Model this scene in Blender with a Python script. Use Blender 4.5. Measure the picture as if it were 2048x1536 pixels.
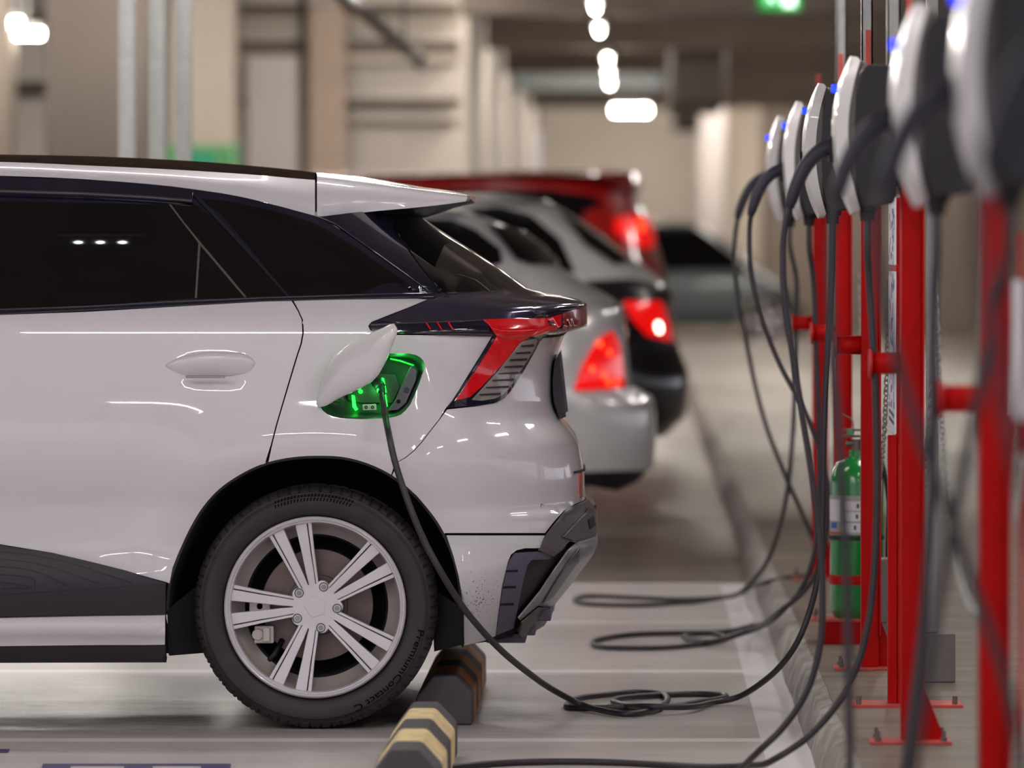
import bpy, bmesh, math, random
import numpy as np
from mathutils import Vector, Matrix
from mathutils.geometry import delaunay_2d_cdt
random.seed(7)
for o in list(bpy.data.objects): bpy.data.objects.remove(o)
SC = bpy.context.scene
COL = SC.collection
PI = math.pi

# ------------------------------------------------------------------ camera (long lens, looking along +Y)
F = 12000.0; CX = 1260.0; CY = 480.0; H = 1.385      # focal length in px, vanishing point, eye height
cd = bpy.data.cameras.new('camera'); cam = bpy.data.objects.new('camera', cd); COL.objects.link(cam)
cam.location = (0, 0, H); cam.rotation_euler = (PI/2, 0, 0)
cd.sensor_width = 36; cd.lens = 36*F/2048
cd.shift_x = -(CX-1024)/2048; cd.shift_y = (CY-768)/2048
cd.clip_start = 0.5; cd.clip_end = 300
cd.dof.use_dof = True; cd.dof.focus_distance = 16.95; cd.dof.aperture_fstop = 3.1
SC.camera = cam
SC.view_settings.view_transform = 'Standard'; SC.view_settings.look = 'None'
SC.view_settings.exposure = 0.68; SC.view_settings.gamma = 1; SC.view_settings.use_curve_mapping = False
# ------------------------------------------------------------------ soft ambient fill added by the world, garage left open to let it in
W = bpy.data.worlds.new('world'); SC.world = W; W.use_nodes = True
W.node_tree.nodes['Background'].inputs[0].default_value = (0.86, 0.83, 0.92, 1)
W.node_tree.nodes['Background'].inputs[1].default_value = 0.62
SC.cycles.use_denoising = True
SC.cycles.max_bounces = 8; SC.cycles.diffuse_bounces = 3; SC.cycles.glossy_bounces = 4
SC.cycles.sample_clamp_indirect = 6.0
SC.cycles.caustics_reflective = False; SC.cycles.caustics_refractive = False

# ------------------------------------------------------------------ helpers
def P(px, py, Z): return Vector(((px-CX)*Z/F, Z, H-(py-CY)*Z/F))
def FL(px, py, r=0.0):
    Z = (H-r)*F/(py-CY); return Vector(((px-CX)*Z/F, Z, r))
def lin(c):
    out = []
    for v in c[:3]:
        v = v/255.0
        out.append(v/12.92 if v <= 0.04045 else ((v+0.055)/1.055)**2.4)
    return tuple(out)+(1,)
MATS = {}
def M(name, rgb, rough=0.5, metal=0.0, coat=0.0, var=0.05, scale=18.0, bump=0.0, emis=None, es=0.0, spec=0.5, stretch=None, coat_rough=0.03):
    if name in MATS: return MATS[name]
    m = bpy.data.materials.new(name); m.use_nodes = True; MATS[name] = m
    nt = m.node_tree; b = nt.nodes['Principled BSDF']
    tc = nt.nodes.new('ShaderNodeTexCoord'); nz = nt.nodes.new('ShaderNodeTexNoise')
    nz.inputs['Scale'].default_value = scale; nz.inputs['Detail'].default_value = 4
    if stretch:
        mp = nt.nodes.new('ShaderNodeMapping'); mp.inputs['Scale'].default_value = stretch
        nt.links.new(tc.outputs['Object'], mp.inputs[0]); nt.links.new(mp.outputs[0], nz.inputs['Vector'])
    else: nt.links.new(tc.outputs['Object'], nz.inputs['Vector'])
    rp = nt.nodes.new('ShaderNodeValToRGB'); c = lin(rgb)
    rp.color_ramp.elements[0].position = 0.3; rp.color_ramp.elements[1].position = 0.7
    rp.color_ramp.elements[0].color = tuple(max(0, v*(1-var)) for v in c[:3])+(1,)
    rp.color_ramp.elements[1].color = tuple(min(1, v*(1+var)) for v in c[:3])+(1,)
    nt.links.new(nz.outputs[0], rp.inputs[0]); nt.links.new(rp.outputs[0], b.inputs['Base Color'])
    b.inputs['Roughness'].default_value = rough; b.inputs['Metallic'].default_value = metal
    b.inputs['Coat Weight'].default_value = coat; b.inputs['Coat Roughness'].default_value = coat_rough
    b.inputs['Specular IOR Level'].default_value = spec
    if bump:
        bp = nt.nodes.new('ShaderNodeBump'); bp.inputs['Strength'].default_value = bump; bp.inputs['Distance'].default_value = 0.01
        nt.links.new(nz.outputs[0], bp.inputs['Height']); nt.links.new(bp.outputs[0], b.inputs['Normal'])
    if emis:
        b.inputs['Emission Color'].default_value = lin(emis); b.inputs['Emission Strength'].default_value = es
    return m

def link(name, me, mat, parent=None, smooth=False, bevel=0.0, segs=2):
    o = bpy.data.objects.new(name, me); COL.objects.link(o)
    if mat:
        for q in (mat if isinstance(mat, (list, tuple)) else [mat]): me.materials.append(q)
    if smooth:
        me.polygons.foreach_set('use_smooth', [True]*len(me.polygons))
    if bevel:
        md = o.modifiers.new('bevel', 'BEVEL'); md.width = bevel; md.segments = segs; md.limit_method = 'ANGLE'; md.angle_limit = 0.6
        me.polygons.foreach_set('use_smooth', [True]*len(me.polygons))
        md.harden_normals = True
    if parent is not None: o.parent = parent
    return o
def wloc(p):
    v = Vector((0, 0, 0))
    while p is not None: v += p.location; p = p.parent
    return v
def mesh(name, vs, fs, mat, parent=None, smooth=False, bevel=0.0, normals=None, local=False):
    """verts given in world space unless local"""
    off = Vector((0, 0, 0)) if local else wloc(parent)
    me = bpy.data.meshes.new(name); me.from_pydata([tuple(Vector(v)-off) for v in vs], [], fs); me.update()
    o = link(name, me, mat, parent, smooth, bevel)
    if normals is not None: me.normals_split_custom_set_from_vertices([tuple(n) for n in normals])
    return o
def empty(name, loc, label=None, cat=None, group=None):
    o = bpy.data.objects.new(name, None); COL.objects.link(o); o.location = loc; o.empty_display_size = .1
    tag(o, label, cat, group); return o
def tag(o, label=None, cat=None, group=None, kind=None):
    if label: o['label'] = label
    if cat: o['category'] = cat
    if group: o['group'] = group
    if kind: o['kind'] = kind
    return o
def boxv(x0, x1, y0, y1, z0, z1):
    v = [(x0,y0,z0),(x1,y0,z0),(x1,y1,z0),(x0,y1,z0),(x0,y0,z1),(x1,y0,z1),(x1,y1,z1),(x0,y1,z1)]
    f = [(3,2,1,0),(4,5,6,7),(0,1,5,4),(1,2,6,5),(2,3,7,6),(3,0,4,7)]
    return v, f
class MB:
    def __init__(s): s.v = []; s.f = []
    def add(s, v, f):
        n = len(s.v); s.v += [tuple(q) for q in v]; s.f += [tuple(i+n for i in q) for q in f]; return s
    def box(s, *a): return s.add(*boxv(*a))
    def tube(s, pts, r, n=10, cap=True):
        return s.add(*tubev(pts, r, n, cap))
    def build(s, name, mat, parent=None, **k): return mesh(name, s.v, s.f, mat, parent, **k)
def tubev(pts, r, n=10, cap=True):
    pts = [Vector(p) for p in pts]; N = len(pts)
    if not hasattr(r, '__len__'): r = [r]*N
    T = []
    for i in range(N):
        a = pts[max(i-1, 0)]; b = pts[min(i+1, N-1)]; t = (b-a)
        T.append(t.normalized() if t.length > 1e-9 else Vector((0, 0, 1)))
    up = Vector((0, 1, 0)) if abs(T[0].y) < .9 else Vector((1, 0, 0))
    nrm = (up - T[0]*up.dot(T[0])).normalized(); v = []; f = []
    for i in range(N):
        nrm = (nrm - T[i]*nrm.dot(T[i]))
        nrm = nrm.normalized() if nrm.length > 1e-6 else T[i].orthogonal().normalized()
        bn = T[i].cross(nrm)
        for k in range(n):
            a = 2*PI*k/n; v.append(pts[i]+(nrm*math.cos(a)+bn*math.sin(a))*r[i])
    for i in range(N-1):
        for k in range(n):
            k2 = (k+1) % n; f.append((i*n+k, i*n+k2, (i+1)*n+k2, (i+1)*n+k))
    if cap: f.append(tuple(range(n-1, -1, -1))); f.append(tuple((N-1)*n+k for k in range(n)))
    return v, f
def crom(pts, sub=8):
    pts = [Vector(p) for p in pts]; Q = [pts[0]*2-pts[1]]+pts+[pts[-1]*2-pts[-2]]; out = []
    for i in range(1, len(Q)-2):
        p0, p1, p2, p3 = Q[i-1], Q[i], Q[i+1], Q[i+2]
        t1 = max((p1-p0).length, 1e-5)**.5; t2 = max((p2-p1).length, 1e-5)**.5; t3 = max((p3-p2).length, 1e-5)**.5
        m1 = ((p1-p0)/t1-(p2-p0)/(t1+t2)+(p2-p1)/t2)*t2; m2 = ((p2-p1)/t2-(p3-p1)/(t2+t3)+(p3-p2)/t3)*t2
        for k in range(sub):
            t = k/sub; out.append(p1*(2*t**3-3*t*t+1)+m1*(t**3-2*t*t+t)+p2*(-2*t**3+3*t*t)+m2*(t**3-t*t))
    out.append(pts[-1]); return out
def tube(name, pts, r, mat, parent=None, n=12, sub=8):
    c = crom(pts, sub)
    v, f = tubev(c, r, n); return mesh(name, v, f, mat, parent, smooth=True)
def lathe(name, prof, mat, parent, c, axis='Y', n=96, mod=None, smooth=True, close=False, sharp=35):
    """prof: list of (r, a) ; a measured along axis"""
    v = []; f = []; m = len(prof)
    for i in range(n):
        an = 2*PI*i/n; cs, sn = math.cos(an), math.sin(an)
        for j, (r, a) in enumerate(prof):
            if mod: r = r+mod(i, j)
            if axis == 'Y': v.append((c[0]+r*cs, c[1]+a, c[2]+r*sn))
            elif axis == 'Z': v.append((c[0]+r*cs, c[1]+r*sn, c[2]+a))
            else: v.append((c[0]+a, c[1]+r*cs, c[2]+r*sn))
    for i in range(n):
        i2 = (i+1) % n
        for j in range(m-1): f.append((i*m+j, i2*m+j, i2*m+j+1, i*m+j+1))
        if close: f.append((i*m+m-1, i2*m+m-1, i2*m, i*m))
    o = mesh(name, v, f, mat, parent, smooth=smooth)
    try: o.data.set_sharp_from_angle(angle=math.radians(sharp))
    except Exception: pass
    return o
def prism(name, pts, y0, y1, mat, parent, bevel=0.0, c=(0, 0, 0), axis='Y'):
    """outline pts (x,z) extruded along y; y0 may be a function of (x,z)"""
    n = len(pts); v = []
    g = y0 if callable(y0) else (lambda x, z: y0)
    for x, z in pts: v.append((c[0]+x, c[1]+g(x, z), c[2]+z))
    for x, z in pts: v.append((c[0]+x, c[1]+y1, c[2]+z))
    A = sum(pts[i][0]*pts[(i+1) % n][1]-pts[(i+1) % n][0]*pts[i][1] for i in range(n))
    idx = list(range(n)) if A > 0 else list(range(n-1, -1, -1))
    f = [tuple(idx), tuple(i+n for i in reversed(idx))]
    for k in range(n):
        a, b = idx[k], idx[(k+1) % n]; f.append((a, a+n, b+n, b))
    return mesh(name, v, f, mat, parent, bevel=bevel)

# ------------------------------------------------------------------ materials
white_paint = M('pearl_white_paint', (222, 216, 224), rough=.38, coat=1.0, var=.01, scale=3)
silver_paint = M('silver_paint', (212, 210, 212), rough=.34, metal=.2, coat=.8, var=.02)
grey_paint = M('grey_green_paint', (78, 88, 92), rough=.4, metal=.3, coat=.6, var=.03)
red_paint_car = M('dark_red_paint', (150, 14, 14), rough=.35, coat=.9, var=.03)
white_paint_b = M('cool_white_paint', (205, 204, 202), rough=.4, coat=.8, var=.02)
gloss_black = M('gloss_black_panel', (24, 22, 42), rough=.12, coat=1.0, var=.2)
glass_dark = M('tinted_glass', (9, 8, 12), rough=.02, coat=.6, var=.2)
rub = M('black_rubber', (26, 24, 28), rough=.62, var=.2, scale=30)
tyre_m = M('tyre_rubber', (46, 40, 43), rough=.55, var=.25, scale=12)
plast = M('dark_plastic', (42, 38, 50), rough=.5, var=.08, scale=60)
plast2 = M('violet_grey_plastic', (92, 84, 108), rough=.45, var=.08, scale=40)
plast3 = M('warm_grey_plastic', (84, 76, 78), rough=.42, var=.06, scale=40)
skid = M('satin_silver_trim', (150, 150, 160), rough=.32, metal=.5, var=.05)
void = M('wheelhouse_felt', (16, 14, 20), rough=.9, var=.3)
alloy = M('silver_alloy', (226, 220, 228), rough=.33, metal=.2, coat=.5, var=.02)
alloy2 = M('alloy_barrel', (190, 182, 178), rough=.35, metal=.3, var=.04)
steel = M('brushed_steel', (118, 104, 100), rough=.4, metal=.7, var=.1)
groove = M('groove_grey', (70, 64, 68), rough=.5, metal=.3)
chrome = M('bright_trim', (180, 180, 200), rough=.12, metal=1.0, var=.02)
red_lens = M('red_lens', (196, 8, 22), rough=.15, coat=1.0, var=.15, scale=40, emis=(200, 0, 10), es=.12)
clear_lens = M('smoked_clear_lens', (150, 140, 138), rough=.18, coat=1.0, var=.15)
red_paint = M('red_enamel', (178, 0, 0), rough=.5, coat=0, var=.06, scale=14, spec=.15)
red_worn = M('worn_red_enamel', (196, 74, 66), rough=.5, var=.2, scale=22)
galv = M('galvanised_steel', (168, 170, 168), rough=.42, metal=.35, var=.12, scale=24)
ch_white = M('charger_white', (226, 222, 224), rough=.35, coat=.4, var=.02)
ch_dark = M('charger_body_black', (20, 16, 27), rough=.45, var=.1)
ch_grey = M('charger_gasket_grey', (86, 80, 78), rough=.5, var=.06)
cable_m = M('cable_rubber', (50, 45, 52), rough=.42, var=.12, scale=30)
grip_m = M('connector_rubber', (44, 41, 58), rough=.5, var=.1)
blue_led = M('blue_led', (10, 40, 255), rough=.3, emis=(8, 50, 255), es=1.6)
tube_m = M('lit_tube', (255, 250, 240), rough=.4, emis=(255, 248, 240), es=14)
fix_m = M('fixture_white', (210, 206, 200), rough=.5)
green_e = M('green_light_strip', (40, 255, 70), rough=.4, emis=(20, 255, 50), es=3.5)

def mathn(nt, op, a, b=None, c=None):
    n = nt.nodes.new('ShaderNodeMath'); n.operation = op
    for i, q in enumerate((a, b, c)):
        if q is None: continue
        if isinstance(q, (int, float)): n.inputs[i].default_value = q
        else: nt.links.new(q, n.inputs[i])
    return n.outputs[0]
def mixc(nt, fac, a, b):
    n = nt.nodes.new('ShaderNodeMix'); n.data_type = 'RGBA'
    nt.links.new(fac, n.inputs[0]) if not isinstance(fac, (int, float)) else setattr(n.inputs[0], 'default_value', fac)
    for q, i in ((a, 6), (b, 7)):
        if isinstance(q, tuple): n.inputs[i].default_value = q
        else: nt.links.new(q, n.inputs[i])
    return n.outputs[2]
BAYLINES = [14.1, 16.62, 19.28, 21.75, 24.15]
def floor_material():
    m = bpy.data.materials.new('polished_concrete_floor'); m.use_nodes = True; nt = m.node_tree; b = nt.nodes['Principled BSDF']
    tc = nt.nodes.new('ShaderNodeTexCoord'); sp = nt.nodes.new('ShaderNodeSeparateXYZ'); nt.links.new(tc.outputs['Object'], sp.inputs[0])
    X, Y = sp.outputs[0], sp.outputs[1]
    def noise(scale, st, det=5, rough=.6):
        mp = nt.nodes.new('ShaderNodeMapping'); mp.inputs['Scale'].default_value = st; nt.links.new(tc.outputs['Object'], mp.inputs[0])
        n = nt.nodes.new('ShaderNodeTexNoise'); n.inputs['Scale'].default_value = scale; n.inputs['Detail'].default_value = det
        n.inputs['Roughness'].default_value = rough; nt.links.new(mp.outputs[0], n.inputs['Vector']); return n.outputs[0]
    def ramp(v, p0, p1, c0=(0,0,0,1), c1=(1,1,1,1)):
        r = nt.nodes.new('ShaderNodeValToRGB'); r.color_ramp.elements[0].position = p0; r.color_ramp.elements[1].position = p1
        r.color_ramp.elements[0].color = c0; r.color_ramp.elements[1].color = c1; nt.links.new(v, r.inputs[0]); return r.outputs[0]
    def band(v, c, hw): return mathn(nt, 'LESS_THAN', mathn(nt, 'ABSOLUTE', mathn(nt, 'SUBTRACT', v, c)), hw)
    coat = mathn(nt, 'LESS_THAN', Y, 24.2)
    n1 = noise(3, (.6, 1.6, 1)); n2 = noise(14, (.5, 2.5, 1)); n3 = noise(2.2, (.35, 1.1, 1), 6, .7)
    base = ramp(n1, .3, .7, lin((200, 193, 191)), lin((218, 212, 212)))
    base = mixc(nt, mathn(nt, 'MULTIPLY', ramp(n2, .45, .75), .22), base, lin((168, 160, 158)))
    # tyre marks plus the car's shadow, painted as one streaky band beneath it
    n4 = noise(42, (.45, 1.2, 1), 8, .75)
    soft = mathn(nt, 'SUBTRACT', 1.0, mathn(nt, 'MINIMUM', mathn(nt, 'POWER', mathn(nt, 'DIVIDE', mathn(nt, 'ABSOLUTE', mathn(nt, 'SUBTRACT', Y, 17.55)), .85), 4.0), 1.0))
    dirt_shade = mathn(nt, 'MULTIPLY', mathn(nt, 'MULTIPLY', ramp(n3, .36, .6), soft), ramp(n4, .38, .6, (.35,.35,.35,1)))
    dirt_shade = mathn(nt, 'MULTIPLY', dirt_shade, mathn(nt, 'SUBTRACT', 1.0, mathn(nt, 'MULTIPLY', .85, mathn(nt, 'MINIMUM', mathn(nt, 'MAXIMUM', mathn(nt, 'DIVIDE', mathn(nt, 'ADD', X, .35), .4), 0.0), 1.0))))
    dirt_shade = mathn(nt, 'MULTIPLY', dirt_shade, mathn(nt, 'ADD', mathn(nt, 'MULTIPLY', n2, .9), .45))
    base = mixc(nt, dirt_shade, base, lin((92, 84, 80)))
    dark = ramp(n1, .3, .7, lin((120, 112, 104)), lin((146, 137, 128)))
    wear = ramp(noise(1.3, (.5, 1, 1)), .45, .6)
    dark = mixc(nt, mathn(nt, 'MULTIPLY', wear, .5), dark, lin((92, 85, 78)))
    col = mixc(nt, coat, dark, base)
    ln = None
    for y in BAYLINES:
        q = band(Y, y, .055); ln = q if ln is None else mathn(nt, 'MAXIMUM', ln, q)
    ln = mathn(nt, 'MULTIPLY', ln, mathn(nt, 'LESS_THAN', X, .37))
    strip = mathn(nt, 'MULTIPLY', mathn(nt, 'GREATER_THAN', X, .362), coat)
    paint = mathn(nt, 'MULTIPLY', mathn(nt, 'MAXIMUM', ln, strip), mathn(nt, 'ADD', mathn(nt, 'MULTIPLY', n2, .3), .72))
    col = mixc(nt, paint, col, lin((252, 248, 250)))
    nt.links.new(col, b.inputs['Base Color'])
    nt.links.new(mathn(nt, 'ADD', mathn(nt, 'MULTIPLY', n2, .2), .22), b.inputs['Roughness'])
    b.inputs['Specular IOR Level'].default_value = .22
    bp = nt.nodes.new('ShaderNodeBump'); bp.inputs['Strength'].default_value = .05; bp.inputs['Distance'].default_value = .01
    nt.links.new(n2, bp.inputs['Height']); nt.links.new(bp.outputs[0], b.inputs['Normal'])
    return m
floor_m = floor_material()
kerb_m = M('rough_kerb_concrete', (150, 143, 138), rough=.75, var=.4, scale=7, bump=.05, stretch=(3, 1, 1))
walk_m = M('walkway_concrete', (128, 118, 108), rough=.42, var=.3, scale=4, stretch=(.6, 2.2, 1), spec=.12)
ceil_m = M('ceiling_concrete', (112, 101, 93), rough=.9, var=.15, scale=2)
beam_m = M('beam_concrete', (116, 105, 96), rough=.9, var=.15, scale=2)
wall_m = M('back_wall_paint', (206, 198, 188), rough=.8, var=.05, scale=1)
cream_m = M('cream_wall_paint', (208, 200, 190), rough=.8, var=.06, scale=1)
tan_m = M('tan_panel_paint', (178, 158, 142), rough=.8, var=.05)
pill_m = M('taupe_pillar_paint', (140, 129, 118), rough=.85, var=.06, scale=1)
pill2_m = M('beige_pillar_paint', (190, 180, 166), rough=.85, var=.05, scale=1)
pale_m = M('pale_door_paint', (206, 198, 194), rough=.6, var=.03)
duct_m = M('dark_duct', (74, 66, 62), rough=.6, var=.1)
teal_m = M('teal_grey_pipe', (104, 112, 114), rough=.5, var=.1)

# ------------------------------------------------------------------ the setting
def struct(o): o['kind'] = 'structure'; return o
def sbox(name, mat, *a, bevel=0): return struct(MB().box(*a).build(name, mat, bevel=bevel))
v, f = boxv(-30, 30, 2, 110, -.2, 0)
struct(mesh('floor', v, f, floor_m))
# raised walkway with a rough sloped kerb face
ys = [2+i*.25 for i in range(int(88/.25)+1)]
vs = []; fs = []
for i, y in enumerate(ys):
    j = lambda a: random.uniform(-a, a)
    vs += [(.487+j(.004), y, -.01), (.497+j(.005), y, .05+j(.01)), (.522+j(.008), y, .108+j(.006)), (.56+j(.006), y, .12), (.56, y, .12)]
for i in range(len(ys)-1):
    for k in range(3): a = i*5+k; fs.append((a, a+1, a+6, a+5))
struct(mesh('trim_1', vs, fs, kerb_m, smooth=True))
sbox('trim_2', walk_m, .555, 6.0, 2, 90, -.01, .1202)
CE = 3.42
sbox('ceiling', ceil_m, -30, 30, 2.5, 110, CE, CE+.3)
for k, y in enumerate([46, 54, 62, 70, 78]): sbox('trim_%d' % (k+3), beam_m, -1.3, 12, y, y+.7, CE-.30, CE+.01)
sbox('wall_back', wall_m, -1.3, 30, 86, 86.4, 0, CE+.1)
sbox('wall_left', cream_m, -30, -1.33, 49, 49.4, 0, CE+.05)
sbox('wall_far_left', cream_m, -1.5, -1.33, 49.4, 86, 0, CE+.05)
for k, (py, w) in enumerate([(20, .10), (46, .05), (95, .12), (118, .07), (203, .05), (240, .02)]):
    z = P(0, py, 48.9).z; sbox('trim_%d' % (k+10), pill2_m if k % 2 else beam_m, P(468 if k < 5 else 690, 0, 48.8).x, -1.4, 48.75, 49.0, z-w/2, z+w/2)
def pillar(name, x0, x1, Y, mat, label, d=.7, z1=CE, z0=0, cat='pillar'):
    a = P(x0, 0, Y).x; b = P(x1, 0, Y).x
    return tag(MB().box(a, b, Y, Y+d, z0, z1-.002).build(name, mat, bevel=.02), label, cat)
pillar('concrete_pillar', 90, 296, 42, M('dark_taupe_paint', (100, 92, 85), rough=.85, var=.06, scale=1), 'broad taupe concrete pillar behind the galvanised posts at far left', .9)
pillar('concrete_pillar', 340, 470, 47.8, pill2_m, 'beige pillar just right of the galvanised posts, green sign on it', .6)
pillar('concrete_pillar', 1460, 1522, 82, pill2_m, 'narrow light beige pilaster left of the farthest charger', .5)
pillar('concrete_pillar', 1524, 2300, 82.3, pill_m, 'wide brown-grey concrete wall pier behind the row of chargers', 1.2)
pillar('concrete_pillar', 1398, 1450, 80.5, pale_m, 'slim pale column at the far end below the dark ducts', .5)
pillar('door_leaf', 492, 598, 48.66, pale_m, 'tall pale closed door panel on the cream back wall', .08, P(0, 112, 48.66).z, 0, 'door')
pillar('wall_panel', 616, 690, 48.6, tan_m, 'tan vertical panel beside the thin dark drainpipe', .12, 3.3, 0, 'panel')
x = P(606, 0, 48.5).x
tag(MB().tube([(x, 48.5, 0), (x, 48.5, CE)], .028, 16).build('drainpipe', duct_m, smooth=True), 'thin dark vertical drainpipe between the pale door and tan panel', 'pipe')
tag(MB().box(-1.30, P(1325, 0, 66).x, 66, 66.5, P(0, 182, 66).z, P(0, 146, 66).z).box(.3, .34, 66.2, 66.24, P(0, 150, 66).z, CE-.002).box(-1.0, -.96, 66.2, 66.24, P(0, 150, 66).z, CE-.002).build('air_duct', teal_m, bevel=.02), 'teal-grey horizontal duct below the ceiling beyond the lamp row', 'duct')
tag(MB().box(P(1335, 0, 60).x, P(1440, 0, 60).x, 56, 60, P(0, 230, 60).z, CE-.002).build('air_duct', duct_m, bevel=.05), 'dark square duct hanging under the ceiling left of the pilaster', 'duct')
tag(MB().box(P(1345, 0, 80).x, P(1400, 0, 80).x, 79.5, 81, P(0, 262, 80).z, CE-.002).build('air_duct', duct_m, bevel=.05), 'small dark duct box near the far end wall under the ceiling', 'duct')
mb = MB(); pts = [(-1.66+random.uniform(-.015, .015), y, 2.80+random.uniform(-.015, .015)) for y in np.arange(24, 48.4, 1.0)]
c = crom(pts, 3); mb.tube(c, [random.uniform(.035, .06) for _ in c], 8)
for y in (28, 36, 44): mb.box(-1.67, -1.65, y, y+.02, 2.8, CE-.002)
tag(mb.build('cable_run', duct_m, smooth=True), 'dark lumpy bundle of cables running under the ceiling above the cars', 'cable')
tag(MB().box(P(-60, 0, 46).x, P(18, 0, 46).x, 46, 46.6, 0, CE-.002).build('concrete_pillar', pill_m, bevel=.02), 'grey pillar cut off by the left edge', 'pillar')
tag(MB().box(P(10, 0, 48.8).x, P(92, 0, 48.8).x, 48.8, 49.0, P(0, 190, 48.8).z, P(0, 162, 48.8).z).build('wall_rail', duct_m), 'short brown rail on the wall under the left lamp', 'rail')
tag(MB().box(P(10, 0, 47).x, P(92, 0, 47).x, 47, 49.0, P(0, 26, 47).z, CE-.002).build('ceiling_box', duct_m), 'dark box under the ceiling above the left lamp', 'box')

# ------------------------------------------------------------------ lamps
def lamp_fixture(name, c, L, axis, label, group=None, es=None, w=.09):
    root = empty(name, c, label, 'ceiling lamp', group)
    h = L/2
    a = (c[0]-h, c[0]+h, c[1]-w*.7, c[1]+w*.7) if axis == 'X' else (c[0]-w*.7, c[0]+w*.7, c[1]-h, c[1]+h)
    MB().box(*a, c[2], c[2]+.05).build('housing', fix_m, root, bevel=.01)
    d = Vector((h*.97, 0, 0)) if axis == 'X' else Vector((0, h*.97, 0)); cc = Vector(c)-Vector((0, 0, w*.32))
    n = 8; pts = [cc-d+d*2*i/n for i in range(n+1)]
    MB().tube(pts, w*.36, 14).build('tube', es or tube_m, root, smooth=True)
    MB().box(c[0]-.01, c[0]+.01, c[1]-.01, c[1]+.01, c[2]+.05, CE).build('hanger', galv, root)
    return root
tube_hot = M('lit_tube_near', (255, 250, 240), rough=.4, emis=(255, 250, 246), es=42)
tube_fill = M('fill_tube_wall', (255, 250, 240), rough=.4, emis=(255, 246, 236), es=140)  # for the unseen lamps added to brighten the cream wall
tube_fill2 = M('fill_tube_beams', (255, 250, 240), rough=.4, emis=(255, 244, 232), es=200)  # for the added lamps hidden behind the beams
tube_far = M('lit_tube_far', (255, 250, 240), rough=.4, emis=(255, 248, 236), es=30)
# row running away along the aisle
for k, (px, py) in enumerate([(1190, 8), (1198, 55), (1215, 115), (1217, 143), (1219, 163)]):
    Z = (3.05-H)*F/(CY-py); lamp_fixture('ceiling_lamp', tuple(P(px, py, Z)), 1.1, 'Y',
        ['nearest', 'second', 'third', 'fourth', 'farthest'][k]+' of the five lit lamps in the receding row over the aisle', 'receding row of lamps', tube_far, .06)
lamp_fixture('ceiling_lamp', tuple(P(1262, 214, 72)), .44, 'X', 'big white glowing capsule lamp above the red car', None, tube_far, .12)
lamp_fixture('ceiling_lamp', tuple(P(54, 60, 46.5)), .24, 'X', 'glowing white lamp at the upper left corner', None, tube_far, .09)
lamp_fixture('ceiling_lamp', tuple(P(32, 38, 46.2)), .08, 'X', 'small bright lamp head above the upper left lamp', None, tube_far, .10)
# lamp rows over bays and walkway; unseen fill rows added at kerb, wall, beams
for y in (9.5, 13.4, 18.2, 23, 29, 36):
    for x in (-6.4, -3.9, -1.4):
        lamp_fixture('ceiling_lamp', (x, y, 3.0), 1.5, 'X', 'white fluorescent tube lamp hung over the parking bays', 'fluorescent lamps over the bays', tube_hot, .075)
for k, y in enumerate((7, 11, 15, 19, 23.5)):  # second row, added to light the rear-facing side of the white car
    lamp_fixture('ceiling_lamp', (1.15, y, 3.1), 1.3, 'Y', 'added fill tube lamp out of view over the kerb line', 'added fill lamps over the kerb', tube_hot, .075)
for k, y in enumerate((6, 10, 14, 18, 22, 27, 32, 38, 44)):
    lamp_fixture('ceiling_lamp', (2.6, y, 3.1), 1.3, 'Y', 'white fluorescent tube lamp hung over the walkway', 'fluorescent lamps over the walkway', tube_hot, .075)
for y in (37, 41, 45):  # added above the view to brighten the cream wall and pillars
    for x in (-4.9, -3.1, -1.9): lamp_fixture('ceiling_lamp', (x, y, 3.36), 1.0, 'X', 'added fill tube lamp out of view by the cream wall', 'added fill lamps by the cream wall', tube_fill, .04)
for y in (48.2, 56.2, 64.2, 72.2, 79.6, 82.5):  # added out of sight behind the beams to brighten the far end
    for x in (-.3, 1.6, 3.4): lamp_fixture('ceiling_lamp', (x, y, 3.37), 1.2, 'X', 'added fill tube lamp hidden from view behind a ceiling beam', 'added fill lamps between the beams', tube_fill2, .035)

# ------------------------------------------------------------------ signs in the background
sg = M('sign_green', (0, 150, 110), rough=.4, var=.03); sy = M('sign_yellow_line', (150, 190, 90), rough=.4)
r = empty('wall_sign', tuple(P(405, 330, 47.7)), 'green safety sign with yellowish border behind the galvanised posts', 'sign')
q = lambda x0, x1, y0, y1, Z, d: (P(x0, 0, Z).x, P(x1, 0, Z).x, Z, Z+d, P(0, y1, Z).z, P(0, y0, Z).z)
MB().box(*q(332, 478, 290, 372, 47.7, .03)).build('panel', sg, r)
MB().box(*q(338, 472, 294, 298, 47.68, .02)).box(*q(464, 470, 298, 366, 47.68, .02)).box(*q(338, 343, 298, 366, 47.68, .02)).box(*q(338, 472, 364, 368, 47.68, .02)).build('border', sy, r)
v = []; f = []
MB().tube([P(442+9*math.cos(a), 320+13*math.sin(a), 47.66) for a in np.linspace(0, 2*PI, 20)], .008, 6).build('emblem', sy, r, smooth=True)
ge = M('exit_sign_green', (20, 150, 60), rough=.4, emis=(30, 200, 90), es=1.5); we = M('exit_sign_white', (240, 255, 240), rough=.4, emis=(220, 255, 230), es=2.0)
r = empty('exit_sign', tuple(P(1558, -10, 46)), 'green illuminated exit sign with white symbols at the top edge', 'sign')
MB().box(*q(1515, 1602, -22, 22, 46, .08)).build('panel', ge, r, bevel=.01)
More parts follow.
